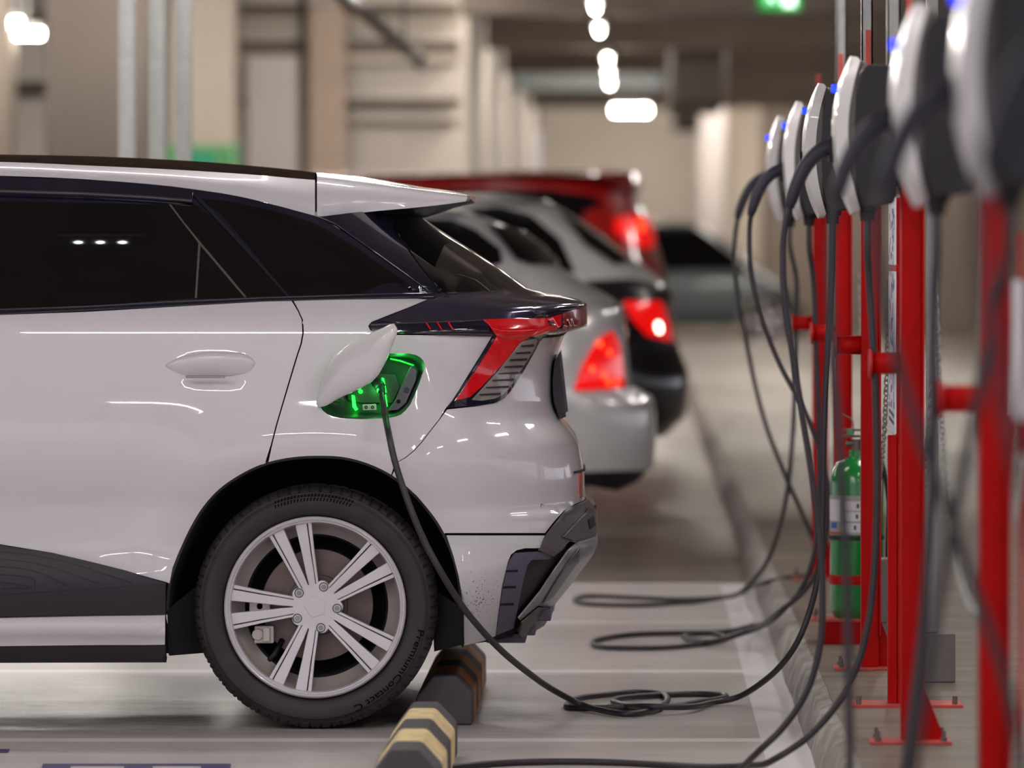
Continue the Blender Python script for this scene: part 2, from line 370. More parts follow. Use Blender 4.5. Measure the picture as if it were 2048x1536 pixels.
# running figure, door and arrow
prism('running_figure', [(0, .02), (.02, .05), (.035, .05), (.05, .02), (.06, .025), (.045, .065), (.05, .09), (.035, .1), (.02, .08), (.0, .07), (-.01, .05), (.012, .06), (.005, .035), (-.02, .015)], -.01, 0, we, r, c=tuple(P(1536, 12, 45.99)))
MB().box(*q(1566, 1590, -14, 12, 45.98, .01)).build('door_symbol', we, r)
MB().box(P(1558, 0, 46).x-.01, P(1558, 0, 46).x+.01, 46, 46.04, P(0, -22, 46).z, CE).build('hanger', duct_m, r)

# galvanised posts behind the white car
for k, (px, Z) in enumerate([(254, 24.3), (314, 24.6), (367, 24.9)]):
    a = P(px, 0, Z); w = .032
    r = empty('galvanised_post', (a.x, Z, 0), ['left', 'middle', 'right'][k]+' of the three galvanised steel posts rising behind the white car', 'post', 'three galvanised posts')
    mb = MB()
    mb.box(a.x-w, a.x+w, Z, Z+.006, 0, CE).box(a.x-w, a.x-w+.006, Z, Z+.05, 0, CE).box(a.x+w-.006, a.x+w, Z-.012, Z+.05, 0, CE).box(a.x-w, a.x-w+.01, Z-.012, Z, 0, CE)
    mb.build('channel', galv, r)
    MB().box(a.x-.08, a.x+.08, Z-.06, Z+.1, 0, .01).build('base_plate', galv, r)

# ------------------------------------------------------------------ painted blue mark in the nearest bay
blue = M('blue_floor_paint', (58, 50, 110), rough=.4, var=.2, scale=30); whitep = M('white_floor_paint', (206, 198, 204), rough=.4, var=.05)
def fpoly(name, L, mat, z):
    vs = [tuple(FL(a, b)) for a, b in L]; vs = [(p[0], p[1], z) for p in vs]
    return struct(mesh(name, vs, [tuple(range(len(vs)))], mat))
fpoly('trim_20', [(462, 1528), (455, 1600), (60, 1600), (86, 1528)], blue, .0012)
fpoly('trim_21', [(248, 1534), (246, 1560), (132, 1560), (142, 1534)], whitep, .002)
fpoly('trim_22', [(402, 1534), (398, 1560), (300, 1560), (306, 1534)], whitep, .002)
fpoly('trim_23', [(20, 1499), (16, 1506), (-90, 1508), (-90, 1497)], blue, .0012)

# ================================================================== car bodies: panels cut from a continuous body surface
def table(pts):
    """monotone cubic (pchip) through (x, y) pairs"""
    pts = sorted(pts); x = np.array([p[0] for p in pts], float); y = np.array([p[1] for p in pts], float)
    h = np.diff(x); d = np.diff(y)/h; m = np.zeros(len(x))
    for i in range(1, len(x)-1):
        if d[i-1]*d[i] > 0:
            w1 = 2*h[i]+h[i-1]; w2 = h[i]+2*h[i-1]; m[i] = (w1+w2)/(w1/d[i-1]+w2/d[i])
    m[0] = d[0]; m[-1] = d[-1]
    def f(t):
        t = min(max(t, x[0]), x[-1]); i = int(min(max(np.searchsorted(x, t)-1, 0), len(x)-2)); u = (t-x[i])/h[i]
        return y[i]*(2*u**3-3*u*u+1)+m[i]*h[i]*(u**3-2*u*u+u)+y[i+1]*(-2*u**3+3*u*u)+m[i+1]*h[i]*(u**3-u*u)
    return f
class Body:
    """near side at Y0, centre plane Y0+W. prof: z -> inward offset D. xr: z -> rear end x. Corner of length cl, exponent n."""
    def __init__(s, Y0, Wd, prof, xr, cl, n=2.8, xfront=None, clf=.6, bulge=None):
        s.Y0 = Y0; s.W = Wd; s.Yc = Y0+Wd; s.prof = table(prof); s.xr = table(xr); s.cl = cl if callable(cl) else (lambda z: cl)
        s.xf = table(xfront) if xfront else None; s.clf = clf; s.bulge = bulge
        th = np.linspace(0, PI/2, 4000); u = np.sin(th)**(2/n); c = np.cos(th)**(2/n); c[-1] = 0
        ds = np.hypot(np.diff(u*.5), np.diff(c*.9)); a = np.concatenate([[0], np.cumsum(ds)])
        s.A = a[-1]; s.au = a; s.uu = u; s.cc = c
    def uc(s, t):
        return float(np.interp(t, s.au, s.uu)), float(np.interp(t, s.au, s.cc))
    def pt(s, t, z):
        x0 = s.xr(z)-s.cl(z); c = 1.0
        if t <= 0:
            x = x0+t
            if s.xf is not None:
                xb = s.xf(z)+s.clf
                if x < xb:
                    d = xb-x; u, c = s.uc(min(d, s.A)); x = xb-u*s.clf
        else:
            u, c = s.uc(min(t, s.A)); x = x0+u*s.cl(z)
        D = s.prof(z)
        if s.bulge: D -= s.bulge(x, z)
        return Vector((x, s.Yc-(s.W-D)*c, z))
    def tz(s, px, py):
        """image point -> surface parameters"""
        D = .05
        for _ in range(12):
            Z = s.Y0+D; x = (px-CX)*Z/F; z = H-(py-CY)*Z/F
            x0 = s.xr(z)-s.cl(z)
            if x <= x0: t = x-x0; Dn = s.prof(z)
            else:
                u = min((x-x0)/s.cl(z), 1.0); t = float(np.interp(u, s.uu, s.au)); Dn = s.pt(t, z).y-s.Y0
            D = D*.4+Dn*.6
        return t, z
    def nrm(s, t, z):
        e = .003
        t1, t2 = t-e, min(t+e, s.A)
        a = s.pt(t2, z)-s.pt(t1, z); b = s.pt(t, z+e)-s.pt(t, z-e); n = a.cross(b)
        if n.length < 1e-12: return Vector((1, 0, 0))
        n.normalize()
        return n if n.y < .2 or n.x > .5 else -n
def inside(pt, poly):
    x, y = pt; r = False; n = len(poly); j = n-1
    for i in range(n):
        xi, yi = poly[i]; xj, yj = poly[j]
        if (yi > y) != (yj > y) and x < (xj-xi)*(y-yi)/(yj-yi)+xi: r = not r
        j = i
    return r
def dense(pts, step, smooth=False, closed=True):
    if smooth:
        n = len(pts); Q = [Vector((a, b, 0)) for a, b in pts]; out = []
        for i in range(n):
            p0, p1, p2, p3 = Q[i-1], Q[i], Q[(i+1) % n], Q[(i+2) % n]
            k = max(1, int((p2-p1).length/step))
            for j in range(k):
                t = j/k; q = .5*((2*p1)+(p2-p0)*t+(2*p0-5*p1+4*p2-p3)*t*t+(-p0+3*p1-3*p2+p3)*t**3); out.append((q.x, q.y))
        return out
    out = []; n = len(pts)
    for i in range(n if closed else n-1):
        a = pts[i]; b = pts[(i+1) % n]; d = math.hypot(b[0]-a[0], b[1]-a[1]); k = max(1, int(d/step))
        for j in range(k): out.append((a[0]+(b[0]-a[0])*j/k, a[1]+(b[1]-a[1])*j/k))
    return out
def curve_px(pts, step=6):
    """open smooth px curve"""
    c = crom([Vector((a, b, 0)) for a, b in pts], 6); return [(p.x, p.y) for p in c]
def patch(B, name, outline, mat, parent, off=0.0, rim=.006, holes=(), step=.03, smooth=False, mirror=False, pxstep=8, disp=None, raw=False, relax=0.0):
    pl = dense(outline, pxstep if not raw else .03, smooth)
    hl = [dense(h, pxstep, False) for h in holes]
    cv = (lambda p: p) if raw else (lambda p: B.tz(*p))
    poly = [cv(p) for p in pl]; hp = [[cv(p) for p in h] for h in hl]
    def clean(poly):
        out = []
        for p in poly:
            if not out or math.hypot(p[0]-out[-1][0], p[1]-out[-1][1]) > 5e-4: out.append(p)
        while len(out) > 3 and math.hypot(out[0][0]-out[-1][0], out[0][1]-out[-1][1]) < 5e-4: out.pop()
        return out
    poly = clean(poly); hp = [clean(h) for h in hp]
    V = list(poly); E = [(i, (i+1) % len(poly)) for i in range(len(poly))]
    for h in hp:
        n0 = len(V); V += h; E += [(n0+i, n0+(i+1) % len(h)) for i in range(len(h))]
    a = np.array(V); t0, z0 = a.min(0); t1, z1 = a.max(0)
    nx = int((t1-t0)/step)+1; nz = int((z1-z0)/step)+1
    for i in range(nx+1):
        for k in range(nz+1):
            p = (t0+(i+.5*(k % 2))*step, z0+(k+.31)*step)
            if not inside(p, poly) or any(inside(p, h) for h in hp): continue
            if np.min((a[:, 0]-p[0])**2+(a[:, 1]-p[1])**2) < (step*.45)**2: continue
            V.append(p)
    r = delaunay_2d_cdt([Vector(p) for p in V], E, [], 0, 1e-7)
    v2, fc = r[0], r[2]; F2 = []
    for t in fc:
        c = ((v2[t[0]].x+v2[t[1]].x+v2[t[2]].x)/3, (v2[t[0]].y+v2[t[1]].y+v2[t[2]].y)/3)
        if inside(c, poly) and not any(inside(c, h) for h in hp): F2.append(tuple(t))
    vs = []; ns = []
    for q in v2:
        p = B.pt(q.x, q.y); n = B.nrm(q.x, q.y)
        o = off(q.x, q.y, p) if callable(off) else off
        if disp:
            e = .004; d0 = disp(p); dx = (disp(p+Vector((e, 0, 0)))-d0)/e; dz = (disp(p+Vector((0, 0, e)))-d0)/e
            p = p+n*(o+d0); n = (n-Vector((dx, 0, dz))).normalized()
        else: p = p+n*o
        vs.append(p); ns.append(n)
    # face orientation
    FF = []
    for t in F2:
        g = (vs[t[1]]-vs[t[0]]).cross(vs[t[2]]-vs[t[0]])
        FF.append(t if g.dot(ns[t[0]]) > 0 else t[::-1])
    if rim:
        cnt = {}
        for t in FF:
            for i in range(3):
                e = (t[i], t[(i+1) % 3]); cnt[e] = 1
        for (a_, b_) in [e for e in cnt if (e[1], e[0]) not in cnt]:
            n0 = len(vs); pa, pb = vs[a_], vs[b_]; out = (pb-pa).cross(ns[a_])
            out = out.normalized() if out.length > 1e-9 else ns[a_]
            vs += [pa, pb, pb-ns[b_]*rim, pa-ns[a_]*rim]; ns += [(out+ns[a_]).normalized(), (out+ns[b_]).normalized(), out, out]
            FF.append((n0, n0+3, n0+2, n0+1))
    if mirror:
        touch = [abs(p.y-B.Yc) < 2e-3 for p in vs]
        if any(touch):
            ix = {}; n_ = len(vs)
            for i in range(n_):
                if touch[i]: ix[i] = i; vs[i] = Vector((vs[i].x, B.Yc, vs[i].z))
                else: ix[i] = len(vs); vs.append(Vector((vs[i].x, 2*B.Yc-vs[i].y, vs[i].z))); ns.append(Vector((ns[i].x, -ns[i].y, ns[i].z)))
            FF += [tuple(ix[i] for i in t[::-1]) for t in FF if not all(touch[i] for i in t)]
        else:
            mesh(name, [Vector((p.x, 2*B.Yc-p.y, p.z)) for p in vs], [t[::-1] for t in FF], mat, parent, smooth=True, normals=[Vector((n.x, -n.y, n.z)) for n in ns])
    return mesh(name, vs, FF, mat, parent, smooth=True, normals=ns)
def strip_loft(B, name, rows, mat, parent, N=60, mirror=True, sub=3, thick=0.0):
    """rows: list of 3-D polylines (front to rear), resampled and bridged; mirrored about the centre plane"""
    R = []
    for r in rows:
        c = crom(r, 8); L = np.concatenate([[0], np.cumsum([(c[i+1]-c[i]).length for i in range(len(c)-1)])]); L /= L[-1]
        a = np.array([tuple(p) for p in c]); t = np.linspace(0, 1, N)
        R.append([Vector((np.interp(q, L, a[:, 0]), np.interp(q, L, a[:, 1]), np.interp(q, L, a[:, 2]))) for q in t])
    G = []
    for i in range(N):
        col = [r[i] for r in R]; G.append(crom(col, sub) if len(col) > 2 else col)
    m = len(G[0]); vs = [p for g in G for p in g]; fs = []
    for i in range(N-1):
        for j in range(m-1): fs.append((i*m+j, (i+1)*m+j, (i+1)*m+j+1, i*m+j+1))
    if mirror:
        mv = [Vector((p.x, 2*B.Yc-p.y, p.z)) for p in vs]
        if min(abs(p.y-B.Yc) for p in vs) > 1e-3: mesh(name, mv, [t[::-1] for t in fs], mat, parent, smooth=True)
        else: n0 = len(vs); vs += mv; fs += [tuple(k+n0 for k in t[::-1]) for t in fs]
    o = mesh(name, vs, fs, mat, parent, smooth=True)
    bm = bmesh.new(); bm.from_mesh(o.data); bmesh.ops.remove_doubles(bm, verts=bm.verts[:], dist=2e-4); bm.to_mesh(o.data); bm.free()
    if thick:
        md = o.modifiers.new('thick', 'SOLIDIFY'); md.thickness = thick; md.offset = -1
    return o
def UP(B, px, py, D): return P(px, py, B.Y0+D)

# ================================================================== wheel
def wheel(parent, c, R=.345, simple=False, rr=None, name='wheel', Wt=.225, text=True):
    """c: centre of the outer face (y towards the camera is the outer side)"""
    w = empty(name, Vector(c)-wloc(parent)); w.parent = parent
    k = R/.347
    prof = [(.258, .030), (.262, .014), (.270, .006), (.282, .001), (.297, -.003), (.312, -.003), (.3135, -.0045), (.316, -.0045), (.3175, -.002), (.328, .003), (.3295, .0015), (.332, .003), (.3385, .011), (.3435, .022), (.346, .036), (.347, .05)]
    for g in (.07, .105, .14): prof += [(.347, g-.006), (.339, g-.005), (.339, g+.005), (.347, g+.006)]
    prof += [(.347, .17), (.344, .19), (.335, .207), (.31, .218), (.27, .21), (.258, .19)]
    prof = [(r*k, a) for r, a in prof]
    nn = 72 if simple else 420
    def md(i, j):
        if simple: return 0
        return -.0045 if (11 <= j <= 15 and i % 6 == 0) or (13 <= j <= 30 and i % 12 == 3 and prof[j][0] > .343*k) else 0
    t = lathe('tyre', prof, tyre_m, w, (0, 0, 0), n=nn, mod=md); t.data.update()
    for o in (t,): o.matrix_basis = Matrix()
    # lathe builds around world c=(0,0,0): shift to local
    fixl(t, w)
    rim = [(.257, .022), (.2595, .010), (.2575, .003), (.253, .000), (.2475, .003), (.2460, .009), (.2435, .009), (.2400, .018), (.238, .040), (.226, .070), (.205, .088), (.199, .094), (.198, .19)]
    o = lathe('rim_lip', [(r*k, a) for r, a in rim[:8]], alloy, w, (0, 0, 0), n=120, sharp=50); fixl(o, w)
    o = lathe('rim_barrel', [(r*k, a) for r, a in rim[7:11]], alloy2, w, (0, 0, 0), n=120, sharp=60); fixl(o, w)
    o = lathe('rim_inner', [(r*k, a) for r, a in rim[10:]]+[(.197*k, .2), (.0, .2)], void, w, (0, 0, 0), n=96); fixl(o, w)
    if simple:
        for i in range(5):
            a = PI/2+2*PI*i/5; ca, sa = math.cos(a), math.sin(a)
            L = [(-.02, .02), (.02, .02), (.035, .24), (-.035, .24)]
            prism_l('spoke', [((x*ca-y*sa)*k, (x*sa+y*ca)*k) for x, y in L], .02, .05, alloy, w)
        return w
    # brake disc, hub, calliper
    o = lathe('brake_disc', [(.0, .105), (.06, .105), (.062, .125), (.085, .125), (.087, .13), (.158, .13), (.16, .132), (.16, .15), (.05, .15)], steel, w, (0, 0, 0), n=96, sharp=30); fixl(o, w)
    mb = MB().box(-.19, -.13, .06, .16, -.03, .015).box(-.175, -.12, .055, .1, -.105, -.055).box(-.15, -.13, .04, .06, -.1, -.06)
    mb.tube([(-.165, .05, -.08), (-.165, .12, -.08)], .017, 12).tube([(-.16, .06, 0), (-.16, .1, 0)], .012, 10)
    o = mb.build('brake_calliper', alloy2, w, bevel=.003, local=True)
    o = MB().tube([(-.15, .1, -.17), (-.12, .08, -.14), (-.1, .12, -.1)], .008, 8).build('brake_hose', rub, w, smooth=True, local=True)
    # five pairs of spokes with a raised outer rib
    yf = lambda x, z: .034-.012*min(1, max(0, (math.hypot(x, z)-.06)/.16))
    for i in range(5):
        a = math.radians(36+72*i); ca, sa = math.cos(a), math.sin(a)
        rot = lambda L: [(r*ca-l*sa, r*sa+l*ca) for r, l in L]
        for sg_ in (-1, 1):
            main = [(.050, .0), (.098, .0035*sg_), (.15, .0095*sg_), (.2385, .0175*sg_), (.2375, .0505*sg_), (.15, .0345*sg_), (.098, .0265*sg_), (.045, .0165*sg_)]
            prism_l('spoke', rot(main), yf, .062, alloy, w, bevel=.0022)
            yr = lambda x, z: yf(x, z)+.0035
            gr = [(.060, .018*sg_), (.15, .0345*sg_), (.2365, .0505*sg_), (.2365, .0535*sg_), (.15, .0375*sg_), (.060, .021*sg_)]
            prism_l('spoke_groove', rot(gr), lambda x, z: yf(x, z)+.006, .05, groove, w)
            ridge = [(.055, .020*sg_), (.15, .0372*sg_), (.2350, .0532*sg_), (.2335, .0640*sg_), (.15, .0455*sg_), (.055, .0275*sg_)]
            prism_l('spoke_rib', rot(ridge), lambda x, z: yf(x, z)+.001, .058, alloy, w, bevel=.0018)
    hub = []
    for i in range(60):
        an = 2*PI*i/60; d = math.cos(5*(an-math.radians(0))); r = .066+.012*max(0, d)
        hub.append((r*math.cos(an), r*math.sin(an)))
    prism_l('hub', hub, .0335, .07, alloy, w, bevel=.003)
    cap = [(.034*math.cos(2*PI*i/5+.62)*1.0, .034*math.sin(2*PI*i/5+.62)) for i in range(5)]
    prism_l('hub_cap', cap, .0322, .04, alloy, w, bevel=.002)
    for i in range(5):
        an = math.radians(-4+72*i); x, z = .061*math.cos(an), .061*math.sin(an)
        o = lathe('bolt_seat', [(.0132, .0325), (.0118, .0300), (.0110, .0325), (.0105, .0345), (.0, .0345)], M('bolt_seat_grey', (84, 84, 78), rough=.4, metal=.5), w, (x, 0, z), n=24); fixl(o, w)
        prism_l('wheel_bolt', [(x+.0074*math.cos(PI*q_/3), z+.0074*math.sin(PI*q_/3)) for q_ in range(6)], .0285, .035, M('bolt_zinc', (150, 156, 146), rough=.35, metal=.7), w, bevel=.001)
    return w
def fixl(o, w):
    """vertices were written relative to the parent's world place: put them back as local coordinates"""
    d = wloc(w); me = o.data
    a = np.empty(len(me.vertices)*3); me.vertices.foreach_get('co', a); a = a.reshape(-1, 3)+np.array(d); me.vertices.foreach_set('co', a.ravel()); me.update()
def prism_l(name, pts, y0, y1, mat, parent, bevel=0.0):
    o = prism(name, pts, y0, y1, mat, parent, bevel=bevel); fixl(o, parent); return o
def arc_text(parent, s, r0, a0, h, mat, name, y, span=1.0):
    """text bent around the wheel, letter tops outward"""
    cu = bpy.data.curves.new('t', 'FONT'); cu.body = s; cu.size = 1; cu.extrude = .0; cu.resolution_u = 3
    to = bpy.data.objects.new('t', cu); COL.objects.link(to); dg = bpy.context.evaluated_depsgraph_get(); dg.update()
    me = bpy.data.meshes.new_from_object(to.evaluated_get(dg)); bpy.data.objects.remove(to)
    vs = []; sc = h/.7; wid = max(v.co.x for v in me.vertices)*sc; spacing = span*(r0+h/2)/wid
    for v in me.vertices:
        u = v.co.x*sc*spacing; rr = r0+v.co.y*sc; an = a0-u/(r0+h/2)
        vs.append((rr*math.cos(an), y, rr*math.sin(an)))
    fs = [tuple(p.vertices) for p in me.polygons]
    o = mesh(name, vs, fs, mat, parent, local=True)
    bm = bmesh.new(); bm.from_mesh(o.data)
    r = bmesh.ops.extrude_face_region(bm, geom=bm.faces[:]); bmesh.ops.translate(bm, verts=[g for g in r['geom'] if isinstance(g, bmesh.types.BMVert)], vec=(0, .003, 0))
    bmesh.ops.recalc_face_normals(bm, faces=bm.faces[:]); bm.to_mesh(o.data); bm.free()
    return o

# ================================================================== the white charging car
Y0 = 16.95
def zc(py, Z=Y0): return H-(py-CY)*Z/F
def xc(px, Z=Y0): return (px-CX)*Z/F
Zc = Y0+.93
XR = [(1330, 985), (1290, 1040), (1250, 1072), (1206, 1100), (1142, 1150), (1076, 1188), (1067, 1186), (1012, 1183), (998, 1171), (940, 1168), (905, 1162), (880, 1156), (850, 1136), (830, 1120), (790, 1107), (740, 1108), (700, 1117), (672, 1128), (662, 1130),
      (655, 1150), (648, 1168), (610, 1168), (603, 1150), (596, 1112), (584, 1060), (546, 1005), (502, 937), (471, 888), (435, 835), (400, 790), (330, 690)]
xr = [(zc(py, Zc), xc(px, Zc)) for py, px in XR]
prof = [(.10, .12), (.19, .065), (.24, .05), (.30, .035), (.335, .03), (.42, .022), (.52, .038), (.62, .034), (.70, .014), (.78, .001), (.83, .0), (.90, .006), (.97, .0165), (1.05, .030), (1.12, .043), (1.16, .056), (1.20, .082), (1.235, .108), (1.26, .122), (1.35, .182), (1.45, .256), (1.52, .31), (1.57, .355), (1.62, .45)]
clf = table([(.1, .46), (1.12, .50), (1.16, .62), (1.21, .62), (1.26, .42), (1.6, .40)])
WX, WZ = xc(629), .345
def bulge(x, z):
    r = math.hypot(x-WX, z-WZ); return .022*math.exp(-((r-.46)/.11)**2)*(1 if z > .2 else 0)
CAR = Body(Y0, .93, prof, xr, clf, n=2.7, xfront=[(.2, -4.35), (.6, -4.5), (.9, -4.42), (1.05, -4.1), (1.1, -3.7), (1.2, -3.3), (1.57, -2.6)], clf=.8, bulge=bulge)
car = empty('electric_car', (xc(629), Y0, 0), 'white electric hatchback with dark tinted windows, plugged in and charging at its open port', 'car')
XL = -3150   # px where front of the side panels is hidden far outside the frame
belt = [(-500, 652), (-200, 640), (0, 630), (171, 624), (342, 614), (513, 604), (580, 600)]
arch = [(333, 1330), (333, 1221), (338, 1164), (350, 1125), (365, 1089), (384, 1050), (407, 1013), (440, 977), (482, 948), (530, 926), (585, 914), (640, 911), (690, 914), (738, 927), (783, 949), (820, 978), (852, 1013), (876, 1045), (894, 1078), (908, 1112), (918, 1150), (925, 1190), (927, 1221), (928, 1300)]
seamU = [(893, 817), (880, 838), (861, 862), (846, 882), (828, 902), (812, 915), (798, 923)]
dg_ = [(584, 600), (597, 622), (605, 640), (606, 666), (602, 688), (594, 712), (581, 755), (566, 806), (554, 848), (544, 888), (534, 921)]
clad_top = [(-400, 1072), (-150, 1078), (0, 1090), (105, 1107), (174, 1123), (244, 1140), (334, 1165)]
# handle recess and port hollow pressed into the panels
hx, hz = xc(425), zc(744)
def disp_side(p):
    d = -.013*math.exp(-(((p.x-hx)/.085)**4+((p.z-hz)/.030)**2))
    return d
_ac = curve_px(arch[1:-1])
def AC(a, b): return [p for p in _ac if a <= p[0] <= b]
quarter_port = [(777, 707), (818, 707), (832, 710), (841, 715), (847, 722), (849, 729), (847, 742), (839, 766), (828, 793), (820, 810), (811, 821), (802, 829), (792, 833), (775, 836), (753, 837), (725, 838), (700, 837), (682, 836), (667, 833), (655, 828), (646, 821), (640, 812), (642, 800), (650, 784), (664, 758), (680, 730), (690, 717), (702, 710), (720, 707)]
# rear door
door = belt+[(582, 600)]+[(x_-1.6, y_) for x_, y_ in dg_[1:]]+[(532, 925), (530, 927)]+AC(350, 529)[::-1]+[(346, 1135), (340, 1166)]+[(x_, y_-1.5) for x_, y_ in clad_top[::-1]]
patch(CAR, 'rear_door', door, white_paint, car, off=0, disp=disp_side, step=.028)
# quarter panel
qp = [(587, 600), (700, 599), (868, 597), (800, 626), (752, 643), (736, 651), (741, 661), (794, 670), (900, 671), (984, 672), (960, 712), (935, 752), (905, 800), (891, 817)]+[(x_-1.2, y_-.6) for x_, y_ in seamU[1:]]+[(788, 933)]+AC(538, 783)[::-1]+[(538, 923)]+[(x_+1.6, y_) for x_, y_ in dg_[1:-1]][::-1]
patch(CAR, 'quarter_panel', qp, white_paint, car, step=.028, holes=[quarter_port])
# front part of the body (outside the frame)
patch(CAR, 'front_door', [(-503, 652), (-1150, 668), (-1190, 1068), (-700, 1066), (-403, 1070), (-403, 1071)], white_paint, car, step=.07)
fw = -2.75
patch(CAR, 'front_wing', [(CAR.tz(-1155, 668)[0], 1.115), (CAR.tz(-2200, 700)[0]-1.9, 1.0), (CAR.tz(-2200, 700)[0]-1.9, .24), (xc(-2470)-CAR.xr(.3)+.5, .22)]+[((-3.45+.47*math.cos(a))+.69, .345+.47*math.sin(a)) for a in np.linspace(PI, 0, 16)]+[(-2.98+.69, .25), (CAR.tz(-1190, 1068)[0], .25)], white_paint, car, step=.08, raw=True, mirror=True)
# bumper upper
bu = [(895, 819)]+[(x_+.4, y_+.2) for x_, y_ in seamU[1:]]+[(797, 926), (785, 950)]+AC(785, 889)+[(892, 1066), (1090, 1066), (1108, 1043), (1128, 1021), (1150, 1008), (1174, 998), (1190, 990), (1190, 880), (1175, 840), (1150, 780), (1150, 700), (1142, 676), (1128, 664), (1127, 662), (1088, 673), (1078, 683), (1066, 706), (1045, 742), (1019, 784), (1008, 797), (990, 806), (950, 813)]
patch(CAR, 'rear_bumper', bu, white_paint, car, step=.025, mirror=True)
# bumper lower
bl = [(893, 1071), (1090, 1071), (1080, 1096), (1052, 1096), (1034, 1100), (1022, 1109), (1016, 1123), (1004, 1172), (997, 1222), (991, 1272), (968, 1282), (929, 1291), (926, 1221), (924, 1190), (917, 1150), (907, 1112)]
patch(CAR, 'rear_bumper_side', bl, M('speckled_white_paint', (214, 210, 216), rough=.4, coat=.8, var=.03, scale=90), car, off=0, step=.022, mirror=True)
sm = MATS['speckled_white_paint']; nt = sm.node_tree; b_ = nt.nodes['Principled BSDF']; tc = nt.nodes.new('ShaderNodeTexCoord')
vd = nt.nodes.new('ShaderNodeVectorMath'); vd.operation = 'DISTANCE'; nt.links.new(tc.outputs['Object'], vd.inputs[0]); vd.inputs[1].default_value = (xc(958)-xc(629), .06, zc(1203))
nz = nt.nodes.new('ShaderNodeTexNoise'); nz.inputs['Scale'].default_value = 190; nz.inputs['Detail'].default_value = 1; nt.links.new(tc.outputs['Object'], nz.inputs['Vector'])
fc = mathn(nt, 'MULTIPLY', mathn(nt, 'GREATER_THAN', mathn(nt, 'SUBTRACT', nz.outputs[0], mathn(nt, 'MULTIPLY', vd.outputs[1], 1.6)), .585), .75)
old = b_.inputs['Base Color'].links[0].from_socket; nt.links.new(mixc(nt, fc, old, lin((70, 64, 74))), b_.inputs['Base Color'])
patch(CAR, 'bumper_pocket', [(1030, 1106), (1074, 1103), (1101, 1108), (1100, 1118), (1062, 1120), (1054, 1130), (1046, 1160), (1030, 1238), (1026, 1256), (992, 1270), (998, 1222), (1006, 1172), (1018, 1124)], plast2, car, off=.002, step=.02, mirror=True)
for i, y in enumerate((1140, 1172, 1206)):
    patch(CAR, 'pocket_slot', [(1012-i*6, y), (1034-i*4, y-1), (1034-i*4, y+3), (1011-i*6, y+4)], void, car, off=.004, rim=.002, mirror=True)
patch(CAR, 'bumper_recess', [(1058, 1121), (1104, 1114), (1120, 1100), (1140, 1075), (1130, 1110), (1095, 1170), (1060, 1215), (1032, 1240), (1046, 1162)], M('recess_black', (34, 26, 30), rough=.5), car, off=-.004, step=.03, mirror=True)
patch(CAR, 'valance', [(1091, 1068), (1109, 1045), (1129, 1022), (1151, 1010), (1175, 999), (1200, 996), (1200, 1070), (1186, 1078), (1150, 1088), (1135, 1082), (1120, 1100), (1103, 1112), (1074, 1101), (1080, 1094)], plast3, car, off=.008, step=.025, mirror=True)
patch(CAR, 'valance_step', [(1121, 1072), (1150, 1040), (1172, 1020), (1182, 1018), (1186, 1066), (1166, 1074), (1140, 1082), (1118, 1074)], M('valance_brown', (70, 62, 64), rough=.4), car, off=.014, step=.02, mirror=True)
patch(CAR, 'valance_vent', [(1166, 1040), (1176, 1032), (1180, 1050), (1170, 1058)], void, car, off=.017, step=.02, mirror=True)
patch(CAR, 'skid_trim', [(1172, 1078), (1200, 1070), (1200, 1080), (1160, 1150), (1130, 1190), (1110, 1210), (1090, 1210), (1070, 1206), (1034, 1236), (1032, 1232), (1075, 1180), (1105, 1135), (1130, 1100), (1150, 1085)], skid, car, off=.012, step=.02, mirror=True)
patch(CAR, 'skid_inlay', [(1149, 1096), (1149, 1118), (1125, 1150), (1098, 1188), (1078, 1200), (1102, 1160), (1128, 1120)], M('skid_inlay_grey', (96, 92, 100), rough=.35, metal=.4), car, off=.016, step=.02, rim=.003, mirror=True)
patch(CAR, 'lower_guard', [(1034, 1238), (1070, 1208), (1094, 1209), (1112, 1212), (1098, 1230), (1080, 1243), (1034, 1268), (1028, 1260)], plast3, car, off=.02, step=.02, mirror=True)
mb = MB()
for (x0, x1, y0, y1) in ((965, 1046, 1282, 1286), (1010, 1066, 1268, 1271), (1050, 1098, 1240, 1242)):
    a, b = xc(x0), xc(x1); mb.box(a, b, Y0+.42, Y0+1.44, zc(y1, Y0+.42), zc(y0-22, Y0+.42))
mb.build('underbody_tray', plast2, car, bevel=.004)
# parking sensor and reflector and rear plate recess
c = CAR.pt(*CAR.tz(1084, 1016)); n = CAR.nrm(*CAR.tz(1084, 1016))
def disc(name, c, n, r, d, mat, parent, ring=False):
    n = n.normalized(); a = n.orthogonal().normalized(); b = n.cross(a); N = 28
    vs = [c+(a*math.cos(2*PI*i/N)+b*math.sin(2*PI*i/N))*r+n*d for i in range(N)]+[c+(a*math.cos(2*PI*i/N)+b*math.sin(2*PI*i/N))*r-n*.003 for i in range(N)]
    return mesh(name, vs, [tuple(range(N))]+[(i, i+N, (i+1) % N+N, (i+1) % N) for i in range(N)], mat, parent)
disc('sensor_ring', c, n, .0115, .0018, M('sensor_gap', (90, 84, 90), rough=.6), car)
disc('parking_sensor', c, n, .0095, .0026, white_paint, car)
patch(CAR, 'rear_reflector', [(1158, 944), (1163, 944), (1163, 994), (1158, 996)], M('reflector_red', (190, 60, 50), rough=.3, coat=1), car, off=.004, mirror=True)
patch(CAR, 'reflector_slot', [(1146, 943), (1160, 940), (1169, 936), (1169, 941), (1160, 946), (1147, 947)], void, car, off=.0045, rim=.002, mirror=True)
mb = MB()
y0_ = Y0+.66
